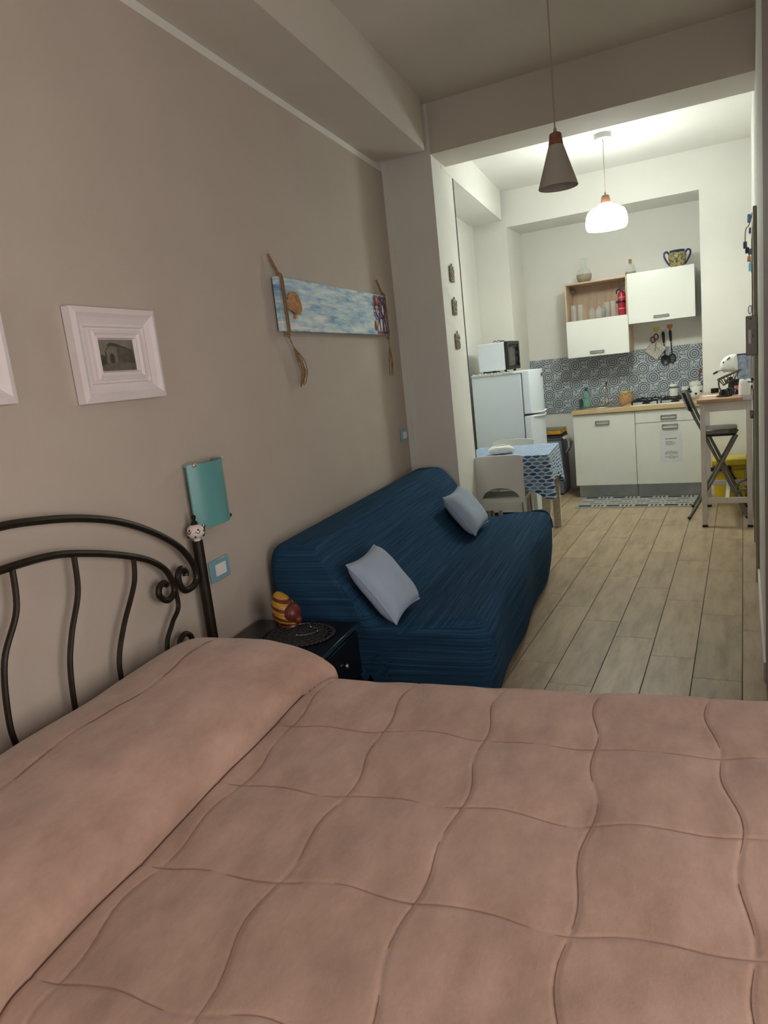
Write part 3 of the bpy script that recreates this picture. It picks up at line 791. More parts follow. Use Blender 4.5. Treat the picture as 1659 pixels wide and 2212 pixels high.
G().lathe([(.150, 0), (.160, .02), (.163, .05), (.158, .10), (.140, .138), (.10, .162), (.062, .178), (.040, .196), (.036, .196), (.058, .173), (.095, .157), (.135, .133), (.152, .098), (.156, .05), (.152, .02), (.145, .004)], seg=48, cap=False).build('glass_shade', 'lampglass', kl)
G().lathe([(.042, .194), (.030, .248), (.024, .254), (0, .255)], seg=28).build('wooden_neck', 'lampwood', kl)
G().tube([(0, 0, .25), (0, 0, .676)], .0028, 8).build('cord', 'cord', kl)
G().lathe([(.006, .25), (.006, .275), (.003, .28)], seg=10).build('cord_grip', 'cord', kl)
G().lathe([(.062, .672), (.066, .676), (.066, .712)], seg=36).build('ceiling_rose', plain('shade_side_rose', (176, 176, 168), .5), kl)  # rose greyed so that its shaded side is in the colour
G().sphere((0, 0, .10), .034).build('bulb', 'lampglass', kl)

# ================================================================== PILASTER ORNAMENTS
for k, (z, lab) in enumerate(((2.160, 'topmost of three carved stone plaques on the white pilaster'), (1.925, 'middle one of three carved stone plaques on the white pilaster'), (1.680, 'lowest of three carved stone plaques on the white pilaster'))):
    c = jamb(5.135)
    r = thing('stone_plaque', lab, 'plaque', (c.x, c.y, z), WA, 'carved plaques on the pilaster')
    random.seed(20+k)
    g = G().box(.0005, .016, -.050, .050, -.058, .052)
    g.build('slab', 'stone', r, bevel=.004)
    g = G()
    for q in range(16): g.sphere((.017, random.uniform(-.038, .038), random.uniform(-.045, .042)), .005, random.uniform(.006, .014), random.uniform(.006, .016), 8, 6)
    g.build('relief', 'stone', r)
    G().tube([(.010, .0+.012*math.cos(a), .058+.012*math.sin(a)) for a in np.linspace(0, 2*PI, 13)[:-1]], .003, 6, closed=True).build('hanging_ring', 'greymetal', r)

# ================================================================== KITCHEN UNITS
def frame_handle(name, parent, x, z, w_, h_, t_=.0075, y=-.0):
    g = G().box(x-w_/2, x+w_/2, y-.012, y, z+h_/2-t_, z+h_/2).box(x-w_/2, x+w_/2, y-.012, y, z-h_/2, z-h_/2+t_*1.5)
    g.box(x-w_/2, x-w_/2+t_, y-.012, y, z-h_/2+t_*1.5, z+h_/2-t_).box(x+w_/2-t_, x+w_/2, y-.012, y, z-h_/2+t_*1.5, z+h_/2-t_)
    return g.build(name, 'handle', parent, bevel=.0015)
YD = 7.462
c1 = thing('base_cabinet', 'white base cabinet with one door under the sink', 'cabinet', (-1.272, YD, 0))
G().box(-.303, .301, .022, .57, .13, .872).build('body', 'cab', c1, bevel=.002)
d = G().box(-.303, .301, 0, .020, .134, .866).build('door', 'cab', c1, bevel=.0025)
frame_handle('handle', d, -.012, .776, .138, .043)
for lx in (-.27, .24):
    for ly in (.10, .5): G().box(lx, lx+.03, ly, ly+.03, 0, .13).build('leg', 'black', c1)
c2 = thing('base_cabinet', 'white base cabinet with drawer and door under the hob', 'cabinet', (-.666, YD, 0))
G().box(-.301, .305, .022, .57, .13, .872).build('body', 'cab', c2, bevel=.002)
d = G().box(-.301, .305, 0, .020, .748, .866).build('drawer', 'cab', c2, bevel=.0025)
frame_handle('handle', d, .008, .793, .142, .043)
d = G().box(-.301, .305, 0, .020, .134, .742).build('door', 'cab', c2, bevel=.0025)
frame_handle('handle', d, .018, .699, .142, .048)
for lx in (-.27, .24):
    for ly in (.10, .5): G().box(lx, lx+.03, ly, ly+.03, 0, .13).build('leg', 'black', c2)
for x0, x1, lab in ((-1.555, -.970, 'aluminium plinth under the sink cabinet'), (-.966, -.365, 'aluminium plinth under the hob cabinet')):
    r = thing('plinth', lab, 'plinth', ((x0+x1)/2, 7.512, 0), 0, 'plinths of the kitchen units')
    hw = (x1-x0)/2
    G().box(-hw, hw, 0, .014, .008, .130).build('panel', 'plinth', r, bevel=.001)
    G().box(-hw, hw, -.001, .010, 0, .008).build('seal', 'greymetal', r)
tag(G().box(-1.582, -.352, 7.440, 8.045, .8735, .915).build('worktop', 'worktop', bevel=.003), 'pale oak worktop over the two white base cabinets', 'worktop')
# notice
nt = thing('paper_notice', 'printed paper notice taped to the door of the hob cabinet', 'notice', (-.642, YD-.0005, .497))
G().box(-.102, .102, -.0012, 0, -.152, .150).build('sheet', 'paper', nt)
def textline(x0, x1, z, h, mat):
    g = G(); x = x0
    while x < x1-.004:
        l = random.uniform(.008, .022); l = min(l, x1-x)
        xx = x
        while xx < x+l-.001:       # letters inside a word
            wl = random.uniform(.0022, .0036); hh = h*random.choice((.7, .7, 1, .85))
            g.box(xx, min(xx+wl*.85, x+l), -.0018, -.0012, z-h/2, z-h/2+hh); xx += wl
        x += l+.0035
    return g.build('text_line', mat, nt, smooth=0)
random.seed(11)
textline(-.052, .055, .082, .009, 'ink')
for z, e in ((.052, .02), (.038, .045), (.024, .025)): textline(-.048, e, z, .007, 'textgrey')
for k in range(4): textline(-.058+.012*(k == 0), .062-.012*(k == 0), -.045-.008*k, .0055, 'textgrey2')
for k in range(3): textline(-.058+.03*(k == 2), .062-.03*(k == 2), -.092-.009*k, .0055, 'textgrey2')
for z in (-.036, -.082): textline(-.006, .006, z, .005, 'textgrey')
for x, z in ((-.10, .148), (-.10, -.150), (.10, -.150)): G().box(x-.022, x+.022, -.0022, -.0013, z-.008, z+.008).build('tape', 'wplastic', nt)
# ---- upper cabinets
YU = 7.71
u1 = thing('wall_cabinet', 'oak wall cabinet, open above and with a white flap door below', 'cabinet', (-1.33, YU, 1.452))
T_ = .016
G().box(-.308, .306, .0, YB-YU-.002, .74-T_, .74).build('top_panel', 'oak', u1, bevel=.001)
G().box(-.308, .306, .021, YB-YU-.002, 0, T_).build('bottom_panel', 'oak', u1, bevel=.001)
G().box(-.308, -.308+T_, .0, YB-YU-.002, T_, .74-T_).build('side_panel', 'oak', u1, bevel=.001)
G().box(.306-T_, .306, .0, YB-YU-.002, T_, .74-T_).build('side_panel', 'oak', u1, bevel=.001)
G().box(-.308+T_, .306-T_, YB-YU-.014, YB-YU-.003, T_, .74-T_).build('back_panel', 'oak', u1)
G().box(-.308+T_, .306-T_, .03, YB-YU-.015, .352, .368).build('shelf', 'oak', u1)
d = G().box(-.306, .305, -.020, -.001, -.008, .362).build('door', 'cab', u1, bevel=.002)
frame_handle('handle', d, -.008, .033, .142, .028, .006, -.020)
G().box(-.285, -.245, .20, .25, .655, .705).build('hinge_cover', 'greymetal', u1, bevel=.003)
u2 = thing('wall_cabinet', 'white wall cabinet with a flap door beside the open oak one', 'cabinet', (-.715, YU, 1.725))
G().box(-.305, .305, 0, YB-YU-.002, 0, .468).build('body', 'cab', u2, bevel=.002)
d = G().box(-.306, .308, -.020, -.001, -.008, .476).build('door', 'cab', u2, bevel=.002)
frame_handle('handle', d, .002, .036, .142, .026, .006, -.020)
# ---- things on the upper cabinets
va = thing('glass_carafe', 'round glass carafe half full of sand on the open oak cabinet', 'carafe', (-1.455, 7.83, 2.1925))
R1 = [(.040, 0), (.062, .012), (.077, .05), (.078, .085), (.066, .118), (.040, .140), (.020, .155), (.017, .19), (.024, .215), (.037, .235)]
G().lathe(R1+[(r-.002, z) for r, z in R1[::-1]], seg=28, cap=False).build('glass', 'glass', va, smooth=70)
G().lathe([(0, .003), (.039, .003), (.061, .014), (.0745, .05), (.0755, .082), (.03, .088), (0, .086)], seg=28, cap=False).build('sand', 'sand', va, smooth=60)
va = thing('corked_bottle', 'small corked glass bottle with sand between the wall cabinets', 'bottle', (-1.0, 7.83, 2.1945))
R1 = [(.048, 0), (.054, .012), (.050, .045), (.036, .085), (.016, .105), (.012, .125)]
G().lathe(R1+[(r-.002, z) for r, z in R1[::-1]], seg=24, cap=False).build('glass', 'glass', va, smooth=70)
G().lathe([(0, .002), (.046, .002), (.051, .012), (.049, .034), (0, .036)], seg=24, cap=False).build('sand', 'sand', va, smooth=60)
G().lathe([(.010, .110), (.014, .128), (.016, .150), (.012, .156)], seg=16).build('cork', 'cork', va)
va = thing('majolica_pot', 'two handled painted majolica pot on the white wall cabinet', 'pot', (-.562, 7.80, 2.1945), .15)
G().lathe([(0, 0), (.056, 0), (.060, .012), (.072, .05), (.083, .10), (.082, .135), (.066, .145), (.062, .14), (.07, .1), (.05, .02), (0, .012)], seg=32, cap=False).build('body', 'majolica', va, smooth=60)
G().lathe([(.064, .143), (.066, .146), (.070, .165), (.066, .166), (.060, .146)], seg=32, cap=False).build('rim', 'dkblue', va, smooth=60)
for s_ in (-1, 1):
    G().tube(spl([(s_*.074, 0, .138), (s_*.094, 0, .160), (s_*.116, 0, .150), (s_*.116, 0, .115), (s_*.092, 0, .065), (s_*.066, 0, .028)], 8), [.010]*10+[.009]*31, 10).build('handle', 'dkblue', va)
# ---- glasses and extinguisher in the open shelf (shelf top z = 1.82)
ZS = 1.8205
def tumbler(x, y, z, r, h, label, grp, flip=False):
    R1 = [(r*.82, 0), (r*.85, .004), (r, h)]
    pr_ = R1+[(q-.0018, zz+.001) for q, zz in R1[::-1]]
    if flip: pr_ = [(q, h-zz) for q, zz in pr_]
    tag(G().lathe(pr_, seg=20, cap=False).build('drinking_glass', 'glass', loc=(x, y, z), smooth=60), label, 'glass', grp)
for x, y, nm in ((-1.582, 7.83, 'leftmost'), (-1.512, 7.84, 'second')):
    tumbler(x, y, ZS, .032, .085, nm+' short clear glass standing on the open shelf floor', 'short tumblers')
    tumbler(x, y, ZS+.086, .032, .075, nm+' short clear glass stacked upside down on top of another', 'stacked short tumblers', True)
def wine(x, y, label):
    h = .215
    R1 = [(.036, 0), (.040, .05), (.036, .085), (.018, .112), (.0045, .122), (.0045, .200), (.010, .206), (.036, .2135), (.036, .215), (0, .215)]
    tag(G().lathe(R1+[(.002, .119), (.0165, .109), (.0342, .083), (.0382, .05), (.0342, .001)], seg=22, cap=False).build('wine_glass', 'glass', loc=(x, y, ZS), smooth=60), label, 'wine glass', 'upturned wine glasses')
wine(-1.400, 7.86, 'leftmost upturned wine glass on the open shelf')
wine(-1.322, 7.83, 'middle upturned wine glass on the open shelf')
wine(-1.290, 7.95, 'rearmost upturned wine glass on the open shelf')
tumbler(-1.245, 7.85, ZS, .028, .150, 'tall clear glass next to the wine glasses', 'tall glasses')
tumbler(-1.185, 7.85, ZS, .028, .155, 'tall clear glass nearest the red extinguisher', 'tall glasses')
fe = thing('fire_extinguisher', 'small red fire extinguisher at the right of the open shelf', 'extinguisher', (-1.100, 7.86, ZS))
G().lathe([(.036, 0), (.039, .006), (.039, .20), (.032, .225), (.016, .238), (.012, .25)], seg=24).build('cylinder', 'red', fe)
G().lathe([(.0398, .125), (.0405, .126), (.0405, .142), (.0398, .143)], seg=24, cap=False).box(-.055, -.035, -.012, .012, .122, .146).build('strap', 'black', fe)
G().box(-.016, .030, -.010, .010, .248, .268).bar((-.03, 0, .262), (.035, 0, .30), .012, .008).tube(spl([(-.012, -.012, .255), (-.042, -.02, .250), (-.046, -.02, .215)], 6), .006, 8).build('valve', 'black', fe)
g = G()
for z in (.06, .17): G().lathe([(.0392, z), (.0396, z+.001), (.0396, z+.012), (.0392, z+.013)], seg=24, cap=False).build('printed_band', 'pinkcup', fe)
# ---- hooks and utensils under the white cabinet
def hook(x, z, mat, label):
    r = thing('wall_hook', label, 'hook', (x, YB-.0005, z), 0, 'adhesive hooks under the wall cabinet')
    G().add([(-.028, 0, .024), (.028, 0, .024), (.026, 0, -.004), (0, 0, -.030), (-.026, 0, -.004), (-.028, -.006, .024), (.028, -.006, .024), (.026, -.006, -.004), (0, -.006, -.030), (-.026, -.006, -.004)],
            [(0, 1, 2, 3, 4), (9, 8, 7, 6, 5)]+[(i, (i+1) % 5, 5+(i+1) % 5, 5+i) for i in range(5)]).build('backing', mat, r, bevel=.001)
    G().tube(spl([(0, -.006, -.012), (0, -.010, -.030), (0, -.018, -.034), (0, -.021, -.024)], 5), .003, 8).build('prong', mat, r)
hook(-.802, 1.640, 'hookyel', 'yellow adhesive hook holding the pot holder')
hook(-.735, 1.645, 'wplastic', 'white adhesive hook between the yellow and orange ones')
hook(-.670, 1.652, 'hookor', 'orange adhesive hook holding the slotted spoon')
ph = thing('pot_holder', 'square quilted pot holder hung by its corner from the yellow hook', 'pot holder', (-.812, YB-.022, 1.440))
ph.rotation_euler[1] = math.radians(42)
G().box(-.078, .078, -.010, .006, -.078, .078).build('pad', 'quilted', ph, bevel=.006)
g = G()
for q in range(-3, 4): g.box(q*.02-.002, q*.02+.002, -.0125, -.010, -.066, -.045).box(q*.02-.002, q*.02+.002, -.0125, -.010, .045, .066)
g.build('printed_stripe', 'white_frame', ph)
sr = thing('kitchen_scissors', 'dark red handled kitchen scissors on the yellow hook', 'scissors', (-.805, YB-.042, 1.555))
for cx, cz, m_ in ((-.028, -.012, 'darkred'), (.004, .012, 'darkred')):
    G().tube([(cx+.020*math.cos(a), 0, cz+.028*math.sin(a)) for a in np.linspace(0, 2*PI, 19)[:-1]], .006, 8, closed=True).build('grip', m_, sr)
G().bar((-.018, 0, -.04), (.02, .004, -.13), .004, .014, (0, 1, 0)).bar((.006, 0, -.02), (-.016, .004, -.13), .004, .014, (0, 1, 0)).build('blade', 'steel', sr)
def utensil(x, z, label, slotted):
    r = thing('kitchen_ladle' if not slotted else 'slotted_spoon', label, 'utensil', (x, YB-.024, z), 0, 'black utensils on hooks')
    r.rotation_euler[1] = math.radians(-3)
    G().tube(spl([(0, 0, .0), (0, 0, -.02), (0, 0, -.06), (0, 0, -.115)], 6), [.008+.006*math.sin(PI*i/18) for i in range(19)], 10).build('handle', 'black', r)
    G().lathe([(.007, -.122), (.007, -.116)], seg=10).build('ferrule', 'chrome', r)
    G().tube(spl([(0, 0, -.118), (0, .0, -.18), (0, -.002, -.245)], 6), .0055, 8).build('stem', 'black', r)
    if slotted:
        g = G()
        ring = [(.030*math.cos(a), -.003+.004*math.sin(a), -.285+.042*math.sin(a)) for a in np.linspace(0, 2*PI, 25)[:-1]]
        g.tube(ring, .006, 8, closed=True)
        for q in (-.014, 0, .014): g.bar((q, -.003, -.322), (q, -.003, -.248), .006, .004, (0, 1, 0))
        g.build('head', 'black', r)
    else:
        g = G(); R_ = []
        for i in range(9):
            u = i/8
            R_.append([(.046*math.sin(u*PI/2)*math.cos(a), .006-.026*math.cos(u*PI/2)*0-.016*u, -.285+.050*math.sin(u*PI/2)*math.sin(a)) for a in np.linspace(0, 2*PI, 25)])
        g.grid(R_); g.grid([[(x_, y_-.003, z_) for x_, y_, z_ in row] for row in R_]); g.build('head', 'black', r, smooth=60)
utensil(-.735, 1.612, 'black ladle hanging behind the pot holder', False)
utensil(-.668, 1.620, 'black slotted spoon hanging from the orange hook', True)

# ---- on the worktop (top z = .915)
ZW = .9155
sk = thing('sink', 'round rimmed stainless steel sink set in the oak worktop', 'sink', (-1.325, 7.70, ZW))
G().box(-.24, .235, -.20, .15, 0, .004).build('rim', 'steel', sk, bevel=.001)
G().lathe([(.140, .0045), (.145, .010), (.149, .0045)], (-.01, -.02, 0), 40, cap=False).build('bowl_lip', 'chrome', sk)
G().lathe([(0, .0042), (.138, .0046)], (-.01, -.02, 0), 40, cap=False).lathe([(.02, .0047), (.028, .006), (.03, .0047)], (-.01, -.01, 0), 20, cap=False).build('bowl', 'steel', sk)
fa = thing('tap', 'chrome sink mixer tap with a tall black tipped spout', 'tap', (-1.305, 7.94, ZW+.0005))
G().lathe([(.026, 0), (.026, .012), (.018, .02), (.018, .06), (.014, .07)], seg=20).build('base', 'chrome', fa)
G().tube(spl([(0, 0, .06), (0, -.004, .13), (0, -.02, .18), (0, -.06, .205), (0, -.10, .195), (0, -.11, .17)], 6), [.010]*25+[.009]*6, 12).build('spout', 'chrome', fa)
G().bar((0, 0, .205), (0, -.005, .245), .012, .012, (0, 1, 0)).build('spout_tip', 'black', fa)
for s_ in (-1, 1): G().tube([(s_*.012, 0, .04), (s_*.045, -.01, .052)], .007, 8).sphere((s_*.055, -.013, .054), .014, .014, .012, 12, 8).build('tap_handle', 'chrome', fa)
bo = thing('detergent_bottle', 'translucent green detergent bottle beside the sink', 'bottle', (-1.515, 7.93, ZW+.0005))
G().lathe([(.036, 0), (.040, .01), (.038, .05), (.026, .075), (.024, .085), (.038, .11), (.036, .14), (.018, .158), (.014, .168)], seg=22).build('body', 'greenglass', bo, smooth=60)
G().lathe([(.016, .168), (.016, .195), (.013, .198)], seg=16).build('cap', plain('dark_green_cap', (30, 84, 66), .4), bo)
sp = thing('dish_brush', 'dark green scrubbing sponge leaning by the detergent bottle', 'sponge', (-1.580, 7.93, ZW))
G().box(-.012, .016, -.03, .03, .001, .085).build('sponge', plain('green_sponge', (58, 88, 72), .9, bump=.8), sp, bevel=.008)
ba = thing('wicker_basket', 'small wicker pot with a lime cloth lining on the worktop', 'basket', (-1.110, 7.93, ZW))
g = G()
for k in range(9):
    z = .006+.0128*k; r = .048+.020*math.sin(PI*(k+1.5)/11)
    g.tube([(r*math.cos(a)+.0, r*math.sin(a), z+.0022*math.sin(16*a+PI*(k % 2))) for a in np.linspace(0, 2*PI, 49)[:-1]], .0075, 6, closed=True)
g.lathe([(0, .001), (.05, .001), (.06, .05), (.05, .115)], seg=24, cap=False)
g.build('wicker_body', 'basket', ba)
R_ = []
for i in range(6):
    u = i/5
    R_.append([((.046+.014*u)*math.cos(a), (.046+.014*u)*math.sin(a), .108+.022*math.sin(u*2.4)+.006*math.sin(5*a)*u) for a in np.linspace(0, 2*PI, 41)])
G().grid(R_).lathe([(0, .112), (.05, .110)], seg=24, cap=False).build('cloth_lining', 'limecloth', ba, smooth=60)
hb_ = thing('gas_hob', 'black and white four burner gas hob in the oak worktop', 'hob', (-.735, 7.72, ZW))
G().box(-.275, .27, -.235, .235, 0, .008).build('hob_plate', 'wplastic', hb_, bevel=.002)
for x in (-.14, .13):
    for y in (-.11, .11):
        b_ = G().lathe([(.040, .0085), (.040, .018), (.028, .020), (.028, .028), (0, .029)], (x, y, 0), 20).build('burner', 'black', hb_)
for x in (-.14, .13):
    g = G().box(x-.125, x+.12, -.215, -.205, .036, .046).box(x-.125, x+.12, .205, .215, .036, .046).box(x-.125, x-.115, -.215, .215, .036, .046).box(x+.11, x+.12, -.215, .215, .036, .046)
    g.box(x-.005, x+.005, -.215, .215, .038, .048); g.box(x-.125, x+.12, -.115, -.105, .038, .048); g.box(x-.125, x+.12, .105, .115, .038, .048)
    for dx in (-.12, .115):
        for dy in (-.21, .21): g.box(x+dx-.006, x+dx+.006, dy-.006, dy+.006, .0085, .037)
    for dx in (-.06, .06):
        for dy in (-.16, .16): g.box(x+dx-.01, x+dx+.01, dy-.008, dy+.008, .046, .058)
    g.build('pan_support', 'black', hb_)
for k in range(4): G().lathe([(.014, .0085), (.014, .022), (.012, .024)], (.245, -.12+.07*k, 0), 14).build('knob', 'black', hb_)
na = thing('paper_napkin', 'crumpled white paper lying behind the hob', 'paper', (-.86, 8.015, ZW))
R_ = [[(-.06+.12*i/10, -.026+.05*j/8, .022+.02*noise.noise(Vector((i*.5, j*.5, 1)))+.012*j/8) for j in range(9)] for i in range(11)]
g = G().grid(R_); g.box(-.05, .05, -.02, .02, .0, .012); g.build('sheet', 'paper', na, smooth=60)
can = thing('lidded_canister', 'white canister with a dark band and white lid on the right of the hob', 'canister', (-.635, 7.86, ZW+.0485))
G().lathe([(.040, 0), (.042, .004), (.042, .076)], seg=28).build('jar', 'china', can)
G().lathe([(.043, .0765), (.043, .092), (.030, .094)], seg=28).build('band', 'greymetal', can)
G().lathe([(.040, .0945), (.041, .112), (.036, .118)], seg=28).build('lid', 'china', can)
pt = thing('utensil_pot', 'white crockery pot with a wooden spoon at the right end of the worktop', 'pot', (-.430, 7.968, ZW+.0))
G().lathe([(.05, 0), (.068, .02), (.073, .06), (.068, .105), (.060, .125), (.057, .125), (.065, .06), (.05, .012), (0, .01)], seg=28, cap=False).build('pot', 'china', pt, smooth=60)
for q in range(5):
    a = -1.6+.7*(q-2); G().sphere((.071*math.cos(a), .071*math.sin(a), .05+.02*(q % 2)), .012, .012, .010, 10, 8).build('painted_dot', 'ink', pt)
G().tube([(.0, 0, .03), (.025, -.01, .15), (.040, -.02, .255)], .006, 8).sphere((.045, -.022, .272), .014, .006, .024).build('wooden_spoon', 'lampwood', pt)
G().tube(spl([(.06, -.01, .10), (.075, -.02, .13), (.08, -.02, .08), (.078, -.02, .03)], 8), .0035, 8).build('wire_handle', 'wplastic', pt)
cu = thing('stacked_cup', 'pale cup standing on the white crockery pot', 'cup', (-.440, 7.968, ZW+.1255))
G().lathe([(.058, 0), (.060, .004), (.052, .045), (.050, .045), (.054, .006), (0, .004)], seg=26, cap=False).build('bowl', 'china', cu)
G().lathe([(.0, .0055), (.053, .0056)], seg=26, cap=False).build('bottom', 'china', cu)
mu = thing('small_mug', 'small white mug left of the crockery pot', 'mug', (-.535, 7.93, ZW+.060))
G().lathe([(.034, 0), (.036, .07), (.033, .07), (.031, .004), (0, .003)], seg=24, cap=False).build('cup', 'china', mu)
bl = thing('coloured_bag_clips', 'cluster of small blue and orange bag clips by the hob', 'clips', (-.523, 7.70, ZW+.060))
for k, (x, y, z, m_) in enumerate(((0, 0, .012, 'hookor'), (.025, .01, .014, 'navy'), (.045, 0, .03, 'navy'), (.02, -.012, .034, 'limecloth'), (.04, .01, .05, 'black'), (.012, .005, .05, 'porcelain'))):
    G().box(x-.012, x+.012, y-.008, y+.008, z-.0115, z+.012).build('clip', m_, bl, bevel=.004)

# ================================================================== FRIDGE CORNER
FR = (-2.345, 6.645)      # rear near corner of the fridge
fr = thing('fridge', 'white two door fridge freezer seen from its side', 'fridge', (FR[0], FR[1], 0))
G().box(0, .485, 0, .545, .035, 1.365).build('body', 'applw', fr, bevel=.006)
G().box(-.002, .50, -.003, .548, 1.366, 1.385).build('top_cover', 'wplastic', fr, bevel=.004)
def fdoor(z0, z1, name):
    pts = [(.495, .002), (.545, .002)]+[(.560+.038*math.sin(PI*k/16), .012+.52*k/16) for k in range(17)]+[(.545, .543), (.495, .543)]
    return G().prism(pts, z0, z1).build(name, 'applw', fr, bevel=.004)
d1 = fdoor(.985, 1.384, 'freezer_door'); d2 = fdoor(.045, .965, 'fridge_door')
G().box(.600, .6035, .30, .36, 1.315, 1.345).build('badge', 'greymetal', d1)
G().tube(spl([(.55, .03, .992), (.590, .12, .985), (.612, .27, .980), (.596, .42, .985)], 8), .009, 8).build('grip', 'wplastic', d1)
G().tube(spl([(.55, .03, .955), (.590, .12, .950), (.612, .27, .945), (.596, .42, .950)], 8), .009, 8).build('grip', 'wplastic', d2)
G().box(.487, .494, .004, .54, .04, 1.36).build('door_seal', 'greymetal', fr)
G().box(.01, .50, .004, .54, .012, .034).build('kick_plate', 'black', fr)
for x in (.04, .44):
    for y in (.04, .5): G().lathe([(.018, 0), (.018, .03)], (x, y, 0), 12).build('foot', 'black', fr)
tr = thing('tray_cloth', 'white lace edged cloth under the mini oven', 'cloth', (FR[0], FR[1], 1.3855))
g = G().box(.01, .43, -.006, .50, .0, .003)
g.build('cloth', 'paper', tr)
g = G()
for k in range(14): g.sphere((.03+.03*k, -.008, .001-.006*(k % 2)), .014, .003, .012, 8, 6)
g.build('lace_edge', 'paper', tr)
ov = thing('mini_oven', 'white and black mini oven standing on the fridge', 'oven', (-2.29, 6.74, 1.3895))
G().box(0, .262, 0, .39, .022, .283).build('casing', 'applw', ov, bevel=.006)
OX = -.052
g = G().box(.264, .350+OX, 0, .03, .020, .285).box(.264, .350+OX, .37, .40, .020, .285).box(.264, .350+OX, .03, .37, .255, .285).box(.264, .350+OX, .03, .37, .020, .05)
g.build('front_frame', 'black', ov, bevel=.003)
dd = G().box(.300+OX+.018, .335+OX, .032, .285, .052, .252).build('oven_door', 'darkglass', ov, bevel=.002)
G().tube([(.350+OX, .05, .238), (.350+OX, .27, .238)], .006, 8).box(.335+OX, .352+OX, .05, .06, .233, .243).box(.335+OX, .352+OX, .26, .27, .233, .243).build('door_handle', 'black', dd)
G().box(.300+OX+.018, .340+OX, .288, .368, .052, .252).build('control_panel', 'black', ov)
for z in (.085, .150, .215): G().lathe([(.017, .340+OX), (.016, .362+OX), (.010, .365+OX)], (0, .328, z), 16, axis='x').build('knob', 'black', ov)
for x in (.04, .25):
    for y in (.04, .35): G().lathe([(.014, 0), (.012, .022)], (x, y, 0), 12).build('foot', 'black', ov)
G().tube(spl([(.20, .02, .010), (.12, .0, .012), (.05, .05, .010), (.02, .2, .010)], 6), .006, 8).build('power_cable', 'black', ov)
wi = thing('wire_clip', 'thin twisted black wire lying on top of the mini oven', 'wire', (-2.10, 6.80, 1.674))
G().tube(spl([(-.05, 0, .004), (-.035, .02, .020), (-.015, .0, .004), (.0, .01, .022), (.02, .02, .010), (.035, .0, .012), (.06, .01, .010), (.03, .02, .006), (.0, .0, .003)], 6), .003, 6).build('wire', 'black', wi)

# ---- table with fish cloth, two chairs
tb = thing('dining_table', 'square white table with woven rattan legs under a fish print cloth', 'table', W(.585, 6.00, 0), WA)
HT, HS = .345, .368
G().box(-HT, HT, -HS, HS, .70, .742).build('tabletop', 'wplastic', tb, bevel=.004)
for sx in (-1, 1):
    for sy in (-1, 1):
        x, y = sx*(HT-.035), sy*(HS-.035)
        lg = G().box(x-.030, x+.030, y-.030, y+.030, 0, .70).build('leg', 'rattan', tb, bevel=.004)
        g = G()
        for k in range(44): g.box(x-.0315, x+.0315, y-.0315, y+.0315, .008+.0157*k, .016+.0157*k)
        wv = g.build('rattan_weave', 'rattan', lg, smooth=0); wv['kind'] = 'stuff'
for sx in (-1, 1): G().box(sx*(HT-.035)-.01, sx*(HT-.035)+.01, -HS+.066, HS-.066, .62, .70).build('apron', 'wplastic', tb)
for sy in (-1, 1): G().box(-HT+.066, HT-.066, sy*(HS-.035)-.01, sy*(HS-.035)+.01, .62, .70).build('apron', 'wplastic', tb)
# cloth
a_, b_ = HT+.006, HS+.006; per = []
def arc(cx, cy, a0):
    return [(cx+.03*math.cos(a0+k*PI/16), cy+.03*math.sin(a0+k*PI/16), math.cos(a0+k*PI/16), math.sin(a0+k*PI/16), 1) for k in range(9)]
def run(p, q, nx, ny, n): return [(lerp(p[0], q[0], k/n), lerp(p[1], q[1], k/n), nx, ny, 0) for k in range(1, n)]
c_ = .03
per += arc(a_-c_, -b_+c_, -PI/2)+run((a_, -b_+c_), (a_, b_-c_), 1, 0, 26)+arc(a_-c_, b_-c_, 0)+run((a_-c_, b_), (-a_+c_, b_), 0, 1, 26)
per += arc(-a_+c_, b_-c_, PI/2)+run((-a_, b_-c_), (-a_, -b_+c_), -1, 0, 26)+arc(-a_+c_, -b_+c_, PI)+run((-a_+c_, -b_), (a_-c_, -b_), 0, -1, 26)
N_ = len(per); ar = [0]
for i in range(N_): ar.append(ar[-1]+math.hypot(per[(i+1) % N_][0]-per[i][0], per[(i+1) % N_][1]-per[i][1]))
me_v, me_f, uvs = [], [], []
ZT_ = .7435
rowsn = 14
for i in range(N_+1):
    x, y, nx, ny, cr = per[i % N_]
    dc = min(math.hypot(abs(x)-a_, abs(y)-b_), .30)
    drop = .245+.11*(1-dc/.30)**1.6
    for k in range(rowsn+1):
        u = k/rowsn
        fl = .045*(1-dc/.30)**2*u+.012*u*math.sin(ar[i]*22)*min(1, dc/.08)+.02*u*noise.noise(Vector((x*3, y*3, 2)))
        me_v.append((x+nx*fl+nx*.004, y+ny*fl+ny*.004, ZT_-drop*u+(.002 if k == 0 else 0)))
        uvs.append((ar[i], 1-drop*u) if abs(nx) < .7 or True else None)
for i in range(N_):
    for k in range(rowsn): me_f.append((i*(rowsn+1)+k, (i+1)*(rowsn+1)+k, (i+1)*(rowsn+1)+k+1, i*(rowsn+1)+k+1))
o = len(me_v); me_v.append((0, 0, ZT_+.002)); uvs.append((0, 0))
for i in range(N_+1): me_v.append((per[i % N_][0]+per[i % N_][2]*.004, per[i % N_][1]+per[i % N_][3]*.004, ZT_+.002)); uvs.append((per[i % N_][0], per[i % N_][1]))
for i in range(N_): me_f.append((o, o+1+i, o+2+i))
me = bpy.data.meshes.new('tablecloth'); me.from_pydata(me_v, [], me_f); me.update()
ul = me.uv_layers.new(name='UVMap')
for lp in me.loops: ul.data[lp.index].uv = uvs[lp.vertex_index]
me.materials.append(MT['fish']); me.shade_smooth(); me.set_sharp_from_angle(angle=.9)
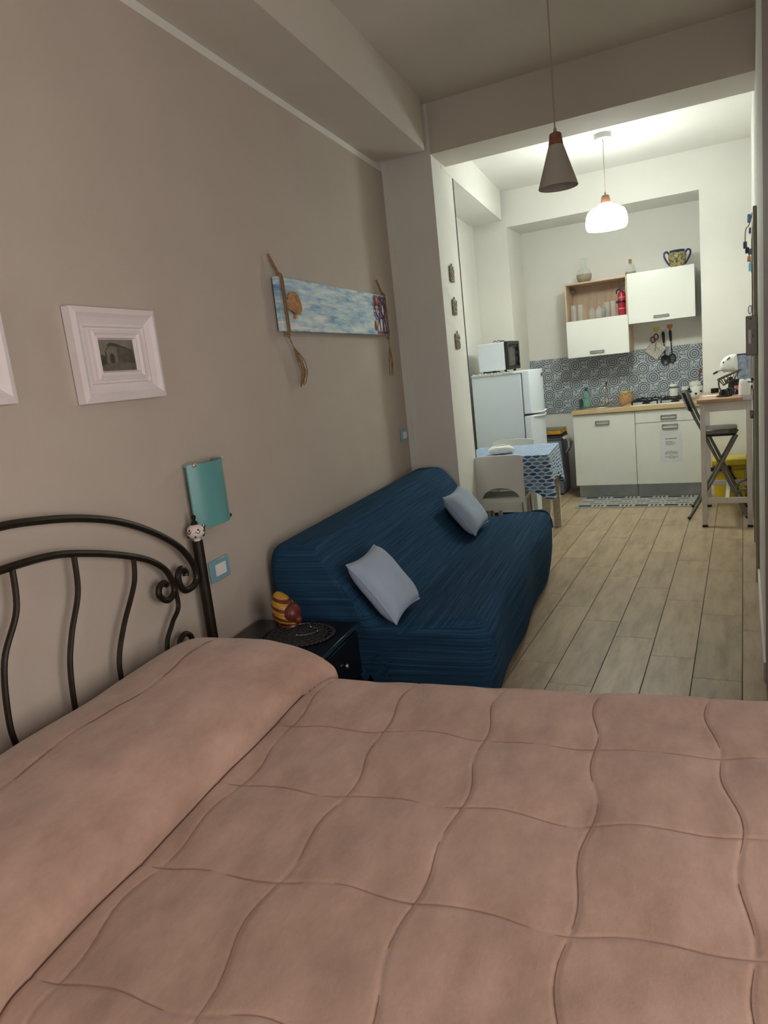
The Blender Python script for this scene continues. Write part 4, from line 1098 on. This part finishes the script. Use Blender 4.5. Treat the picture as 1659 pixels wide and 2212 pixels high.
cl = bpy.data.objects.new('tablecloth', me); COL.objects.link(cl); cl.location = W(.585, 6.00, 0); cl.rotation_euler[2] = WA
tag(cl, 'blue fish print oilcloth draped over the square table', 'tablecloth')
tp = thing('tissue_pack', 'white plastic pack of tissues on the fish print cloth', 'tissues', W(.535, 5.83, .7475), WA+.2)
R_ = []
for i in range(13):
    u = i/12*2-1; row = []
    for j in range(21):
        a = 2*PI*j/20; e = (1-abs(u)**5)
        row.append((u*.105, math.copysign(abs(math.cos(a))**.6, math.cos(a))*.058*(.9+.1*e), .034+math.copysign(abs(math.sin(a))**.6, math.sin(a))*(.0335*max(.12, e))*(1+.08*math.sin(i*1.7+j))+.0015))
    R_.append(row)
G().grid(R_).build('pack', 'tissue', tp, smooth=60)
G().box(-.04, .04, -.02, .02, .072, .0755).build('flap', 'tissue', tp, bevel=.004)
def chair(loc, rz, label):
    r = thing('dining_chair', label, 'chair', loc, rz, 'white plastic dining chairs')
    hw = .19
    # backrest facing -y side, panel with an arched opening at its foot
    cols = 24; F1, F2, B1, B2 = [], [], [], []
    for i in range(cols+1):
        x = -hw+2*hw*i/cols; q = x/hw
        zt = .775-.010*abs(q)**6-.004*q*q
        ax_ = x/.155
        zb = .405+(.110*math.sqrt(1-ax_*ax_) if abs(ax_) < 1 else 0) if abs(ax_) < 1 else .40
        y = -.205+.028*(1-q*q)*-1
        F1.append([(x, y-.05*(zz-.4), zz) for zz in (zb, (zb+zt)/2, zt)]); B1.append([(x, y-.05*(zz-.4)+.022, zz) for zz in (zb, (zb+zt)/2, zt)])
    g = G().grid(F1); g.grid(B1)
    for i in range(cols):
        for k in (0, 2): g.add([F1[i][k], F1[i+1][k], B1[i+1][k], B1[i][k]], [(0, 1, 2, 3)])
    for i in (0, cols):
        for k in (0, 1): g.add([F1[i][k], F1[i][k+1], B1[i][k+1], B1[i][k]], [(0, 1, 2, 3)])
    g.build('backrest', 'wplastic', r, smooth=50)
    R_, R2 = [], []
    for i in range(17):
        x = -.186+.372*i/16
        R_.append([(x, -.215+.43*j/12, .425-.014*math.cos(x/.2*PI/2)*math.sin(PI*j/12)-.02*max(0, (j-9)/3)**2) for j in range(13)])
        R2.append([(a, b, c-.028) for a, b, c in R_[-1]])
    g = G().grid(R_); g.grid(R2)
    for A, B in ((R_[0], R2[0]), (R_[-1], R2[-1]), ([q[0] for q in R_], [q[0] for q in R2]), ([q[-1] for q in R_], [q[-1] for q in R2])):
        for i in range(len(A)-1): g.add([A[i], A[i+1], B[i+1], B[i]], [(0, 1, 2, 3)])
    g.build('seat', 'wplastic', r, smooth=50)
    G().box(-.15, .15, -.224, -.212, .33, .40).build('back_rail', 'wplastic', r, bevel=.003)
    for sx in (-1, 1):
        for sy in (-1, 1):
            lg = G().bar((sx*.170, sy*.195, .41), (sx*.172, sy*.215, 0), .036, .036, (0, 1, 0)).build('leg', 'wplastic', r, bevel=.004)
            G().bar((sx*.170, sy*.195-.019, .39), (sx*.172, sy*.215-.019, .02), .008, .004, (0, 1, 0)).build('leg_groove', 'greymetal', lg)
chair(W(.555, 5.775, 0), WA, 'white plastic chair with arched cut-out, its back towards the sofa')
chair(W(.50, 6.40, 0), WA+PI, 'white plastic chair between the table and the fridge')

# ---- recycling bin with cartons
bn = thing('waste_bin', 'tall grey blue waste bin between fridge and base cabinet', 'bin', (-1.905, 7.83, 0))
G().prism([(-.15, -.165), (.15, -.165), (.15, .165), (-.15, .165)], .012, .60).build('body', 'bin', bn, bevel=.012)
for x in (-.08, 0, .08): G().box(x-.004, x+.004, -.168, -.164, .05, .56).build('rib', 'bin', bn)
G().box(-.155, .155, -.17, .17, .60, .628).build('rim', 'greymetal', bn, bevel=.006)
for x in (-.12, .12): G().box(x-.02, x+.02, -.15, -.11, 0, .012).build('foot', 'black', bn)
cb = thing('carton', 'orange carton lying on top of the waste bin', 'carton', (-1.905, 7.81, .665), .02)
G().box(-.16, .15, -.16, .16, 0, .042).build('box', 'orangebox', cb, bevel=.003)
G().box(-.162, .152, -.162, .16, .0425, .048).build('lid', 'greymetal', cb, bevel=.002)
G().box(-.06, .03, -.1615, -.160, .012, .032).build('printed_mark', 'terracotta', cb)
fl = thing('folded_packaging', 'dark navy folded packaging under the orange carton', 'packaging', (-1.905, 7.81, .6285))
G().box(-.165, .155, -.155, .16, 0, .018).build('sheet', 'navy', fl, bevel=.004)
G().box(-.15, .15, -.15, .16, .019, .036).build('sheet', 'rubber', fl, bevel=.004)
bg = thing('plastic_bag', 'crumpled grey plastic bag hanging over the side of the waste bin', 'bag', (-1.735, 7.72, .60))
R_ = []
for i in range(13):
    u = i/12
    R_.append([((.0+.075*math.sin(u*2.6))+.012*noise.noise(Vector((i*.4, j*.5, 0))), -.09+.16*j/12+.02*noise.noise(Vector((i*.3, j*.3, 4))), .035-.17*u+.03*math.sin(u*3)+.02*noise.noise(Vector((i*.5, j*.4, 9)))) for j in range(13)])
b2 = G().grid(R_).build('film', 'bag', bg, smooth=60); sm = b2.modifiers.new('t', 'SOLIDIFY'); sm.thickness = .006

# ---- rug
rg = thing('rug', 'grey and cream runner rug with dash pattern in front of the base cabinets', 'rug', (-.945, 7.235, .0005))
G().box(-.555, .555, -.262, .262, 0, .006).build('rug_base', 'rugbase', rg, bevel=.002)
gd, gm = G(), G()
for row, (y, mode) in enumerate(((-.20, 0), (-.10, 1), (0, 2), (.10, 1), (.20, 0))):
    x = -.53+(.09 if mode == 1 else 0); k = 0
    while x < .50:
        g = gd if mode == 0 else gm
        if k % 2 == 0: g.box(x, min(x+.12, .535), y-.034 if mode == 0 else y-.014, y+.034 if mode == 0 else y+.014, .0062, .0072); x += .145
        else:
            for q in range(3): 
                if x+.018 < .535: g.box(x, x+.018, y-.034 if mode == 0 else y-.012, y+.034 if mode == 0 else y+.012, .0062, .0072)
                x += .036
            x += .012
        k += 1
gd.build('woven_dashes', 'rugdark', rg, smooth=0)['kind'] = 'stuff'; gm.build('woven_dashes', 'rugmid', rg, smooth=0)['kind'] = 'stuff'

# ================================================================== HIGH TABLE, STOOL AND WHAT IS AROUND THEM
bt = thing('bar_table', 'narrow white high table with a brown wooden top by the right wall', 'table', (-.128, 6.58, 0))
G().box(-.205, .190, -.43, .43, 1.000, 1.030).build('tabletop', 'woodbar', bt, bevel=.003)
for sx, x in ((-1, -.165), (1, .163)):
    for y in (-.39, .39):
        lg = G().box(x-.019, x+.019, y-.019, y+.019, .018, .999).build('leg', 'legpaint', bt, bevel=.002)
        G().box(x-.020, x+.020, y-.020, y+.020, 0, .018).build('rubber_foot', 'rubber', lg)
for y in (-.39, .39):
    G().box(-.146, .144, y-.012, y+.012, .93, .999).build('apron', 'legpaint', bt)
    G().box(-.146, .144, y-.012, y+.012, .195, .240).build('stretcher', 'legpaint', bt, bevel=.002)
for x in (-.165, .163): G().box(x-.010, x+.010, -.371, .371, .93, .999).build('apron', 'legpaint', bt)
G().box(-.016, .014, -.378, .378, .205, .235).build('stretcher', 'legpaint', bt, bevel=.002)
for z in (.208, .228): G().lathe([(.004, 0), (.004, .003)], (0, -.4035, z), 10, axis='y').build('screw', 'steel', bt)
G().box(.120, .196, -.436, -.36, 1.0305, 1.037).box(.120, .196, -.440, -.4305, 1.006, 1.037).build('clamp', 'steel', bt)

st_ = thing('folding_stool', 'grey folding bar stool with black backrest tucked under the high table', 'stool', (-.21, 6.70, 0))
for sy in (-1, 1):
    y1, y2 = sy*.175, sy*.215
    G().tube(spl([(-.235, y1, 1.05), (-.16, y1, .86), (-.085, y1, .70), (.08, y1, .33), (.222, y2, .012)], 6), .0125, 10).build('rear_frame_leg', 'greymetal', st_)
    G().tube(spl([(.155, sy*.19, .70), (.08, sy*.195, .55), (-.06, sy*.215, .28), (-.215, sy*.245, .012)], 6), .0125, 10).build('front_frame_leg', 'greymetal', st_)
    for x, y in ((.224, y2), (-.217, sy*.245)): G().sphere((x, y, .013), .0165, .0165, .013, 12, 8).build('foot_cap', 'black', st_)
G().prism([(-.10, -.19), (.10, -.19), (.155, -.15), (.155, .15), (.10, .19), (-.10, .19)], .708, .748).build('seat', 'greymetal', st_, bevel=.008)
G().prism([(-.095, -.18), (.10, -.18), (.145, -.14), (.145, .14), (.10, .18), (-.095, .18)], .692, .7075).build('seat_base', 'black', st_, bevel=.004)
g = G()
for sgn in (1,):
    R_ = [[(-.255+.055*k/6*1.0+.03*(1-(j/8-1)**2)*-1+0, -.19+.38*j/16, 1.075-.16*k/6) for j in range(17)] for k in range(7)]
    R2 = [[(x+.026, y, z) for x, y, z in row] for row in R_]
    g.grid(R_); g.grid(R2)
    for A, B in ((R_[0], R2[0]), (R_[-1], R2[-1]), ([q[0] for q in R_], [q[0] for q in R2]), ([q[-1] for q in R_], [q[-1] for q in R2])):
        for i in range(len(A)-1): g.add([A[i], A[i+1], B[i+1], B[i]], [(0, 1, 2, 3)])
g.build('backrest', 'blackgloss', st_, smooth=50, bevel=.004)
fr_ = spl([(.135, -.185, .20), (.18, -.19, .235), (.235, -.18, .25), (.235, .18, .25), (.18, .19, .235), (.135, .185, .20)], 6)
G().tube(fr_, .009, 8).build('footrest', 'greymetal', st_)
G().tube([(.135, -.19, .20), (.135, .19, .20)], .008, 8).tube([(-.13, -.22, .17), (-.13, .22, .17)], .007, 8).build('cross_rod', 'steel', st_)

yb = thing('storage_box', 'yellow lidded plastic storage box under the high table', 'box', (-.13, 7.30, 0))
G().prism([(-.13, -.13), (.13, -.13), (.13, .13), (-.13, .13)], .002, .30).build('tub', 'yellow', yb, bevel=.01)
G().box(-.145, .145, -.145, .145, .335, .395).build('lid', 'yellow', yb, bevel=.012)
G().box(-.140, .140, -.14, .14, .301, .334).build('rim', plain('dark_yellow', (176, 148, 26), .4), yb, bevel=.004)
G().box(-.160, -.06, -.150, -.141, .29, .33).build('clip_latch', 'rubber', yb, bevel=.003)
G().tube([(-.005, -.158, .315), (.03, -.160, .24), (.085, -.162, .16)], .014, 10).sphere((-.005, -.158, .318), .026, .014, .026).build('handle', 'rubber', yb)

# ---- on the high table (top z = 1.030)
ZT2 = 1.0305
cm = thing('coffee_machine', 'white capsule coffee machine with black lever at the back of the high table', 'coffee machine', (-.085, 6.88, ZT2))
G().lathe([(.055, 0), (.058, .012), (.050, .02), (.040, .10)], (.01, .03, 0), 24).build('stand', 'black', cm)
pf = spl([(-.091, .195, 0), (-.093, .248, 0), (-.066, .284, 0), (-.030, .306, 0), (.022, .311, 0), (.036, .295, 0), (.040, .185, 0), (.020, .166, 0), (-.05, .170, 0)], 5, closed=True)
R_ = []
for i in range(15):
    u = i/14*2-1; k = (1-abs(u)**4)**.25 if abs(u) < 1 else 0
    k = .55+.45*k
    R_.append([(-.025+(q.x+.025)*k, .062*u, .24+(q.y-.24)*k) for q in pf+pf[:1]])
g = G().grid(R_)
for row in (R_[0], R_[-1]): g.add(row[:-1], [tuple(range(len(row)-1))])
g.build('head', 'wplastic', cm, smooth=60)
G().sphere((-.066, -.052, .250), .010, .010, .012).build('button', 'black', cm)
G().bar((-.040, -.062, .268), (-.018, -.064, .290), .006, .008).build('vent_slot', 'black', cm)
G().tube(spl([(-.06, -.03, .165), (-.085, -.03, .185), (-.115, -.03, .178)], 6), .0045, 8).build('lever', 'chrome', cm)
G().tube([(-.115, -.03, .178), (-.15, -.03, .160)], [.009, .007], 8).build('lever_tip', 'black', cm)
wb = thing('capsule_basket', 'tilted dark wire basket standing before the coffee machine', 'basket', (-.110, 6.72, ZT2))
def ell(r1, r2, z, tilt, x0=0): return [(x0+r1*math.cos(a), r2*math.sin(a), z+tilt*math.cos(a)) for a in np.linspace(0, 2*PI, 37)[:-1]]
G().tube(ell(.085, .060, .150, .034), .008, 8, closed=True).build('top_ring', 'wirebasket', wb)
G().tube(ell(.045, .040, .090, .024), .005, 8, closed=True).build('lower_ring', 'wirebasket', wb)
g = G()
E1, E2 = ell(.085, .060, .150, .034), ell(.045, .040, .090, .024)
for k in range(0, 36, 2): g.tube([E1[k], E2[k]], .0025, 6)
g.build('wire_rib', 'wirebasket', wb)['kind'] = 'stuff'
G().tube(spl([(-.075, -.01, .125), (-.078, -.01, .07), (-.060, -.01, .02), (-.03, 0, .006)], 6), .006, 8).build('stand_arm', 'wirebasket', wb)
G().lathe([(.05, 0), (.05, .006), (.046, .008)], seg=24).build('foot_plate', 'wirebasket', wb)
for k, (x, y, m_) in enumerate(((-.02, -.01, 'sand'), (.01, .015, 'rubber'), (.012, -.02, 'wirebasket'))): G().lathe([(.012, .095), (.018, .122), (.017, .124)], (x, y, .024*x/.045), 14).build('capsule', m_, wb)
dc = thing('espresso_cup', 'black espresso cup upside down on a black saucer on the high table', 'cup', (-.142, 6.34, ZT2))
G().lathe([(.0, 0), (.040, 0), (.062, .006), (.062, .008), (.038, .004), (0, .003)], seg=28, cap=False).build('saucer', 'blackgloss', dc)
G().lathe([(.038, .0085), (.036, .03), (.026, .055), (.018, .058), (0, .058)], seg=24).build('cup', 'blackgloss', dc)
dc = thing('espresso_cup', 'second black upturned cup behind the saucer on the high table', 'cup', (-.105, 6.46, ZT2))
G().lathe([(.036, 0), (.034, .03), (.024, .055), (.016, .058), (0, .058)], seg=24).build('cup', 'blackgloss', dc)
G().tube(spl([(.034, 0, .045), (.052, 0, .04), (.052, 0, .015), (.036, 0, .012)], 6), .004, 8).build('handle', 'blackgloss', dc)
tag(G().lathe([(.030, 0), (.032, .004), (.032, .036), (.028, .040)], seg=24).build('lens_tin', 'black', loc=(-.225, 6.86, ZT2)), 'small round black tin left of the coffee machine', 'tin')
tag(G().box(-.055, .055, -.045, .045, 0, .0025).build('napkin', 'paper', loc=(-.255, 6.52, ZT2), rz=.1), 'white paper napkin at the left edge of the high table', 'napkin')
tag(G().lathe([(.024, 0), (.026, .004), (.032, .060), (.030, .060), (.024, .008), (0, .006)], seg=22, cap=False).build('terracotta_cup', 'pinkcup', loc=(-.040, 6.62, ZT2)), 'pink terracotta cup beside the white toaster', 'cup')
tag(G().box(-.022, .022, -.016, .016, 0, .035).build('capsule_pack', 'violet', loc=(-.045, 6.505, ZT2), rz=.3, bevel=.006), 'small violet pack beside the black cups', 'pack')
ts = thing('toaster', 'rounded white toaster at the near right corner of the high table', 'toaster', (.008, 6.33, ZT2))
R_ = []
for i in range(13):
    z = .004+.118*i/12; q = .047*(1-.10*(i/12)**2)*(1 if i < 11 else .96-.05*(i-11))
    R_.append([(math.copysign(abs(math.cos(a))**.5, math.cos(a))*q, math.copysign(abs(math.sin(a))**.5, math.sin(a))*q*1.6, z) for a in np.linspace(0, 2*PI, 41)])
g = G().grid(R_); g.add(R_[-1][:-1], [tuple(range(40))]); g.build('body', 'wplastic', ts, smooth=50)
G().box(-.010, .010, -.055, .055, .1225, .1235).build('slot', 'black', ts)
G().box(.042, .052, -.078, -.070, .05, .075).build('lever', 'black', ts)
G().box(-.035, .035, -.06, .06, 0, .004).build('foot', 'black', ts)
pc = thing('framed_print', 'blue grey framed print standing against the end wall behind the high table', 'picture', (-.002, YF-.014, 1.05))
G().box(-.052, .070, 0, .012, 0, .275).build('frame', 'black', pc, bevel=.002)
G().box(-.046, .064, -.002, -.0003, .006, .262).build('print', plain('blue_grey_print', (120, 132, 152), .4, var=34, scale=22), pc)
sh = thing('wall_shelf', 'slim white wall shelf carrying the framed print', 'shelf', (-.002, YF-.001, 1.034))
G().box(-.06, .074, -.05, 0, 0, .0155).build('shelf_board', 'white_frame', sh, bevel=.002)

# ---- on the right wall
de = thing('sea_mobile', 'hanging mobile of blue and orange wooden pieces on the right wall', 'wall ornament', (XR, 6.2, 1.92))
for z, y, x, m_, dz_ in ((.375, 0, -.026, 'bluedeco', .055), (.295, 0, -.018, 'dkblue', .04), (.195, .01, -.055, 'dkblue', .05), (.16, -.01, -.042, 'rubber', .04), (.15, .01, -.022, 'bluedeco', .04), (.10, 0, -.030, 'terracotta', .035), (.03, 0, -.022, 'ltblue', .06)):
    G().box(x-.014, x+.012, y-.03, y+.03, z-.0, z+dz_).build('wooden_piece', m_, de, bevel=.006)
G().tube(spl([(-.006, 0, .43), (-.03, 0, .355), (-.05, 0, .33), (-.055, 0, .245), (-.045, 0, .20), (-.025, 0, .12), (-.015, 0, .02)], 6), .004, 8).build('string', 'rope', de)
G().box(-.012, -.0005, -.01, .01, .42, .44).build('peg', 'greymetal', de)
kr = thing('key_rack', 'small beige key holder with hanging keys on the right wall', 'key rack', (XR, 5.95, 1.62))
G().box(-.016, -.0005, -.05, .05, .05, .22).build('board', 'paper', kr, bevel=.003)
for y in (-.03, 0, .03): G().tube([(-.016, y, .07), (-.030, y, .075)], .003, 6).build('hook', 'steel', kr)
G().tube([(-.030+.010*math.cos(a), 0, .045+.03*math.sin(a)) for a in np.linspace(0, 2*PI, 13)[:-1]], .003, 6, closed=True).build('key_ring', 'greymetal', kr)
ke = thing('lock_plate', 'dark grey metal lock plate with a bright latch slot projecting from the right wall', 'lock plate', (XR, 4.71, 1.375))
g = G().box(-.062, -.001, 0, .010, 0, .222)
g.build('plate', 'greymetal', ke, bevel=.004)
G().box(-.050, -.034, -.004, -.0002, .065, .145).build('latch_slot', 'white_frame', ke, bevel=.003)
G().bar((-.040, -.006, .105), (-.028, -.014, .108), .010, .014).build('latch', 'chrome', ke)
G().lathe([(.005, -.003), (.005, 0)], (-.036, 0, .205), 10, axis='y').build('screw', 'rubber', ke)
ic = thing('intercom', 'white intercom handset on the right wall above the high table', 'intercom', (XR-.0125, 5.2, 1.15))
G().box(-.010, -.0005, -.04, .04, .0, .05).build('base', 'wplastic', ic, bevel=.003)
G().tube(spl([(-.020, -.01, .205), (-.024, -.01, .17), (-.020, -.01, .13), (-.022, -.01, .09), (-.018, -.01, .07)], 6), [.007+.010*(i/24)**1.5 for i in range(25)], 12).build('handset', 'wplastic', ic)
G().tube(spl([(-.018, -.01, .07), (-.008, -.01, .05), (-.03, -.01, .045), (-.04, -.01, .05)], 6), .0035, 8).build('cord', 'black', ic)
G().box(-.012, -.0005, -.035, .035, .07, .20).build('cradle', 'wplastic', ic, bevel=.003)
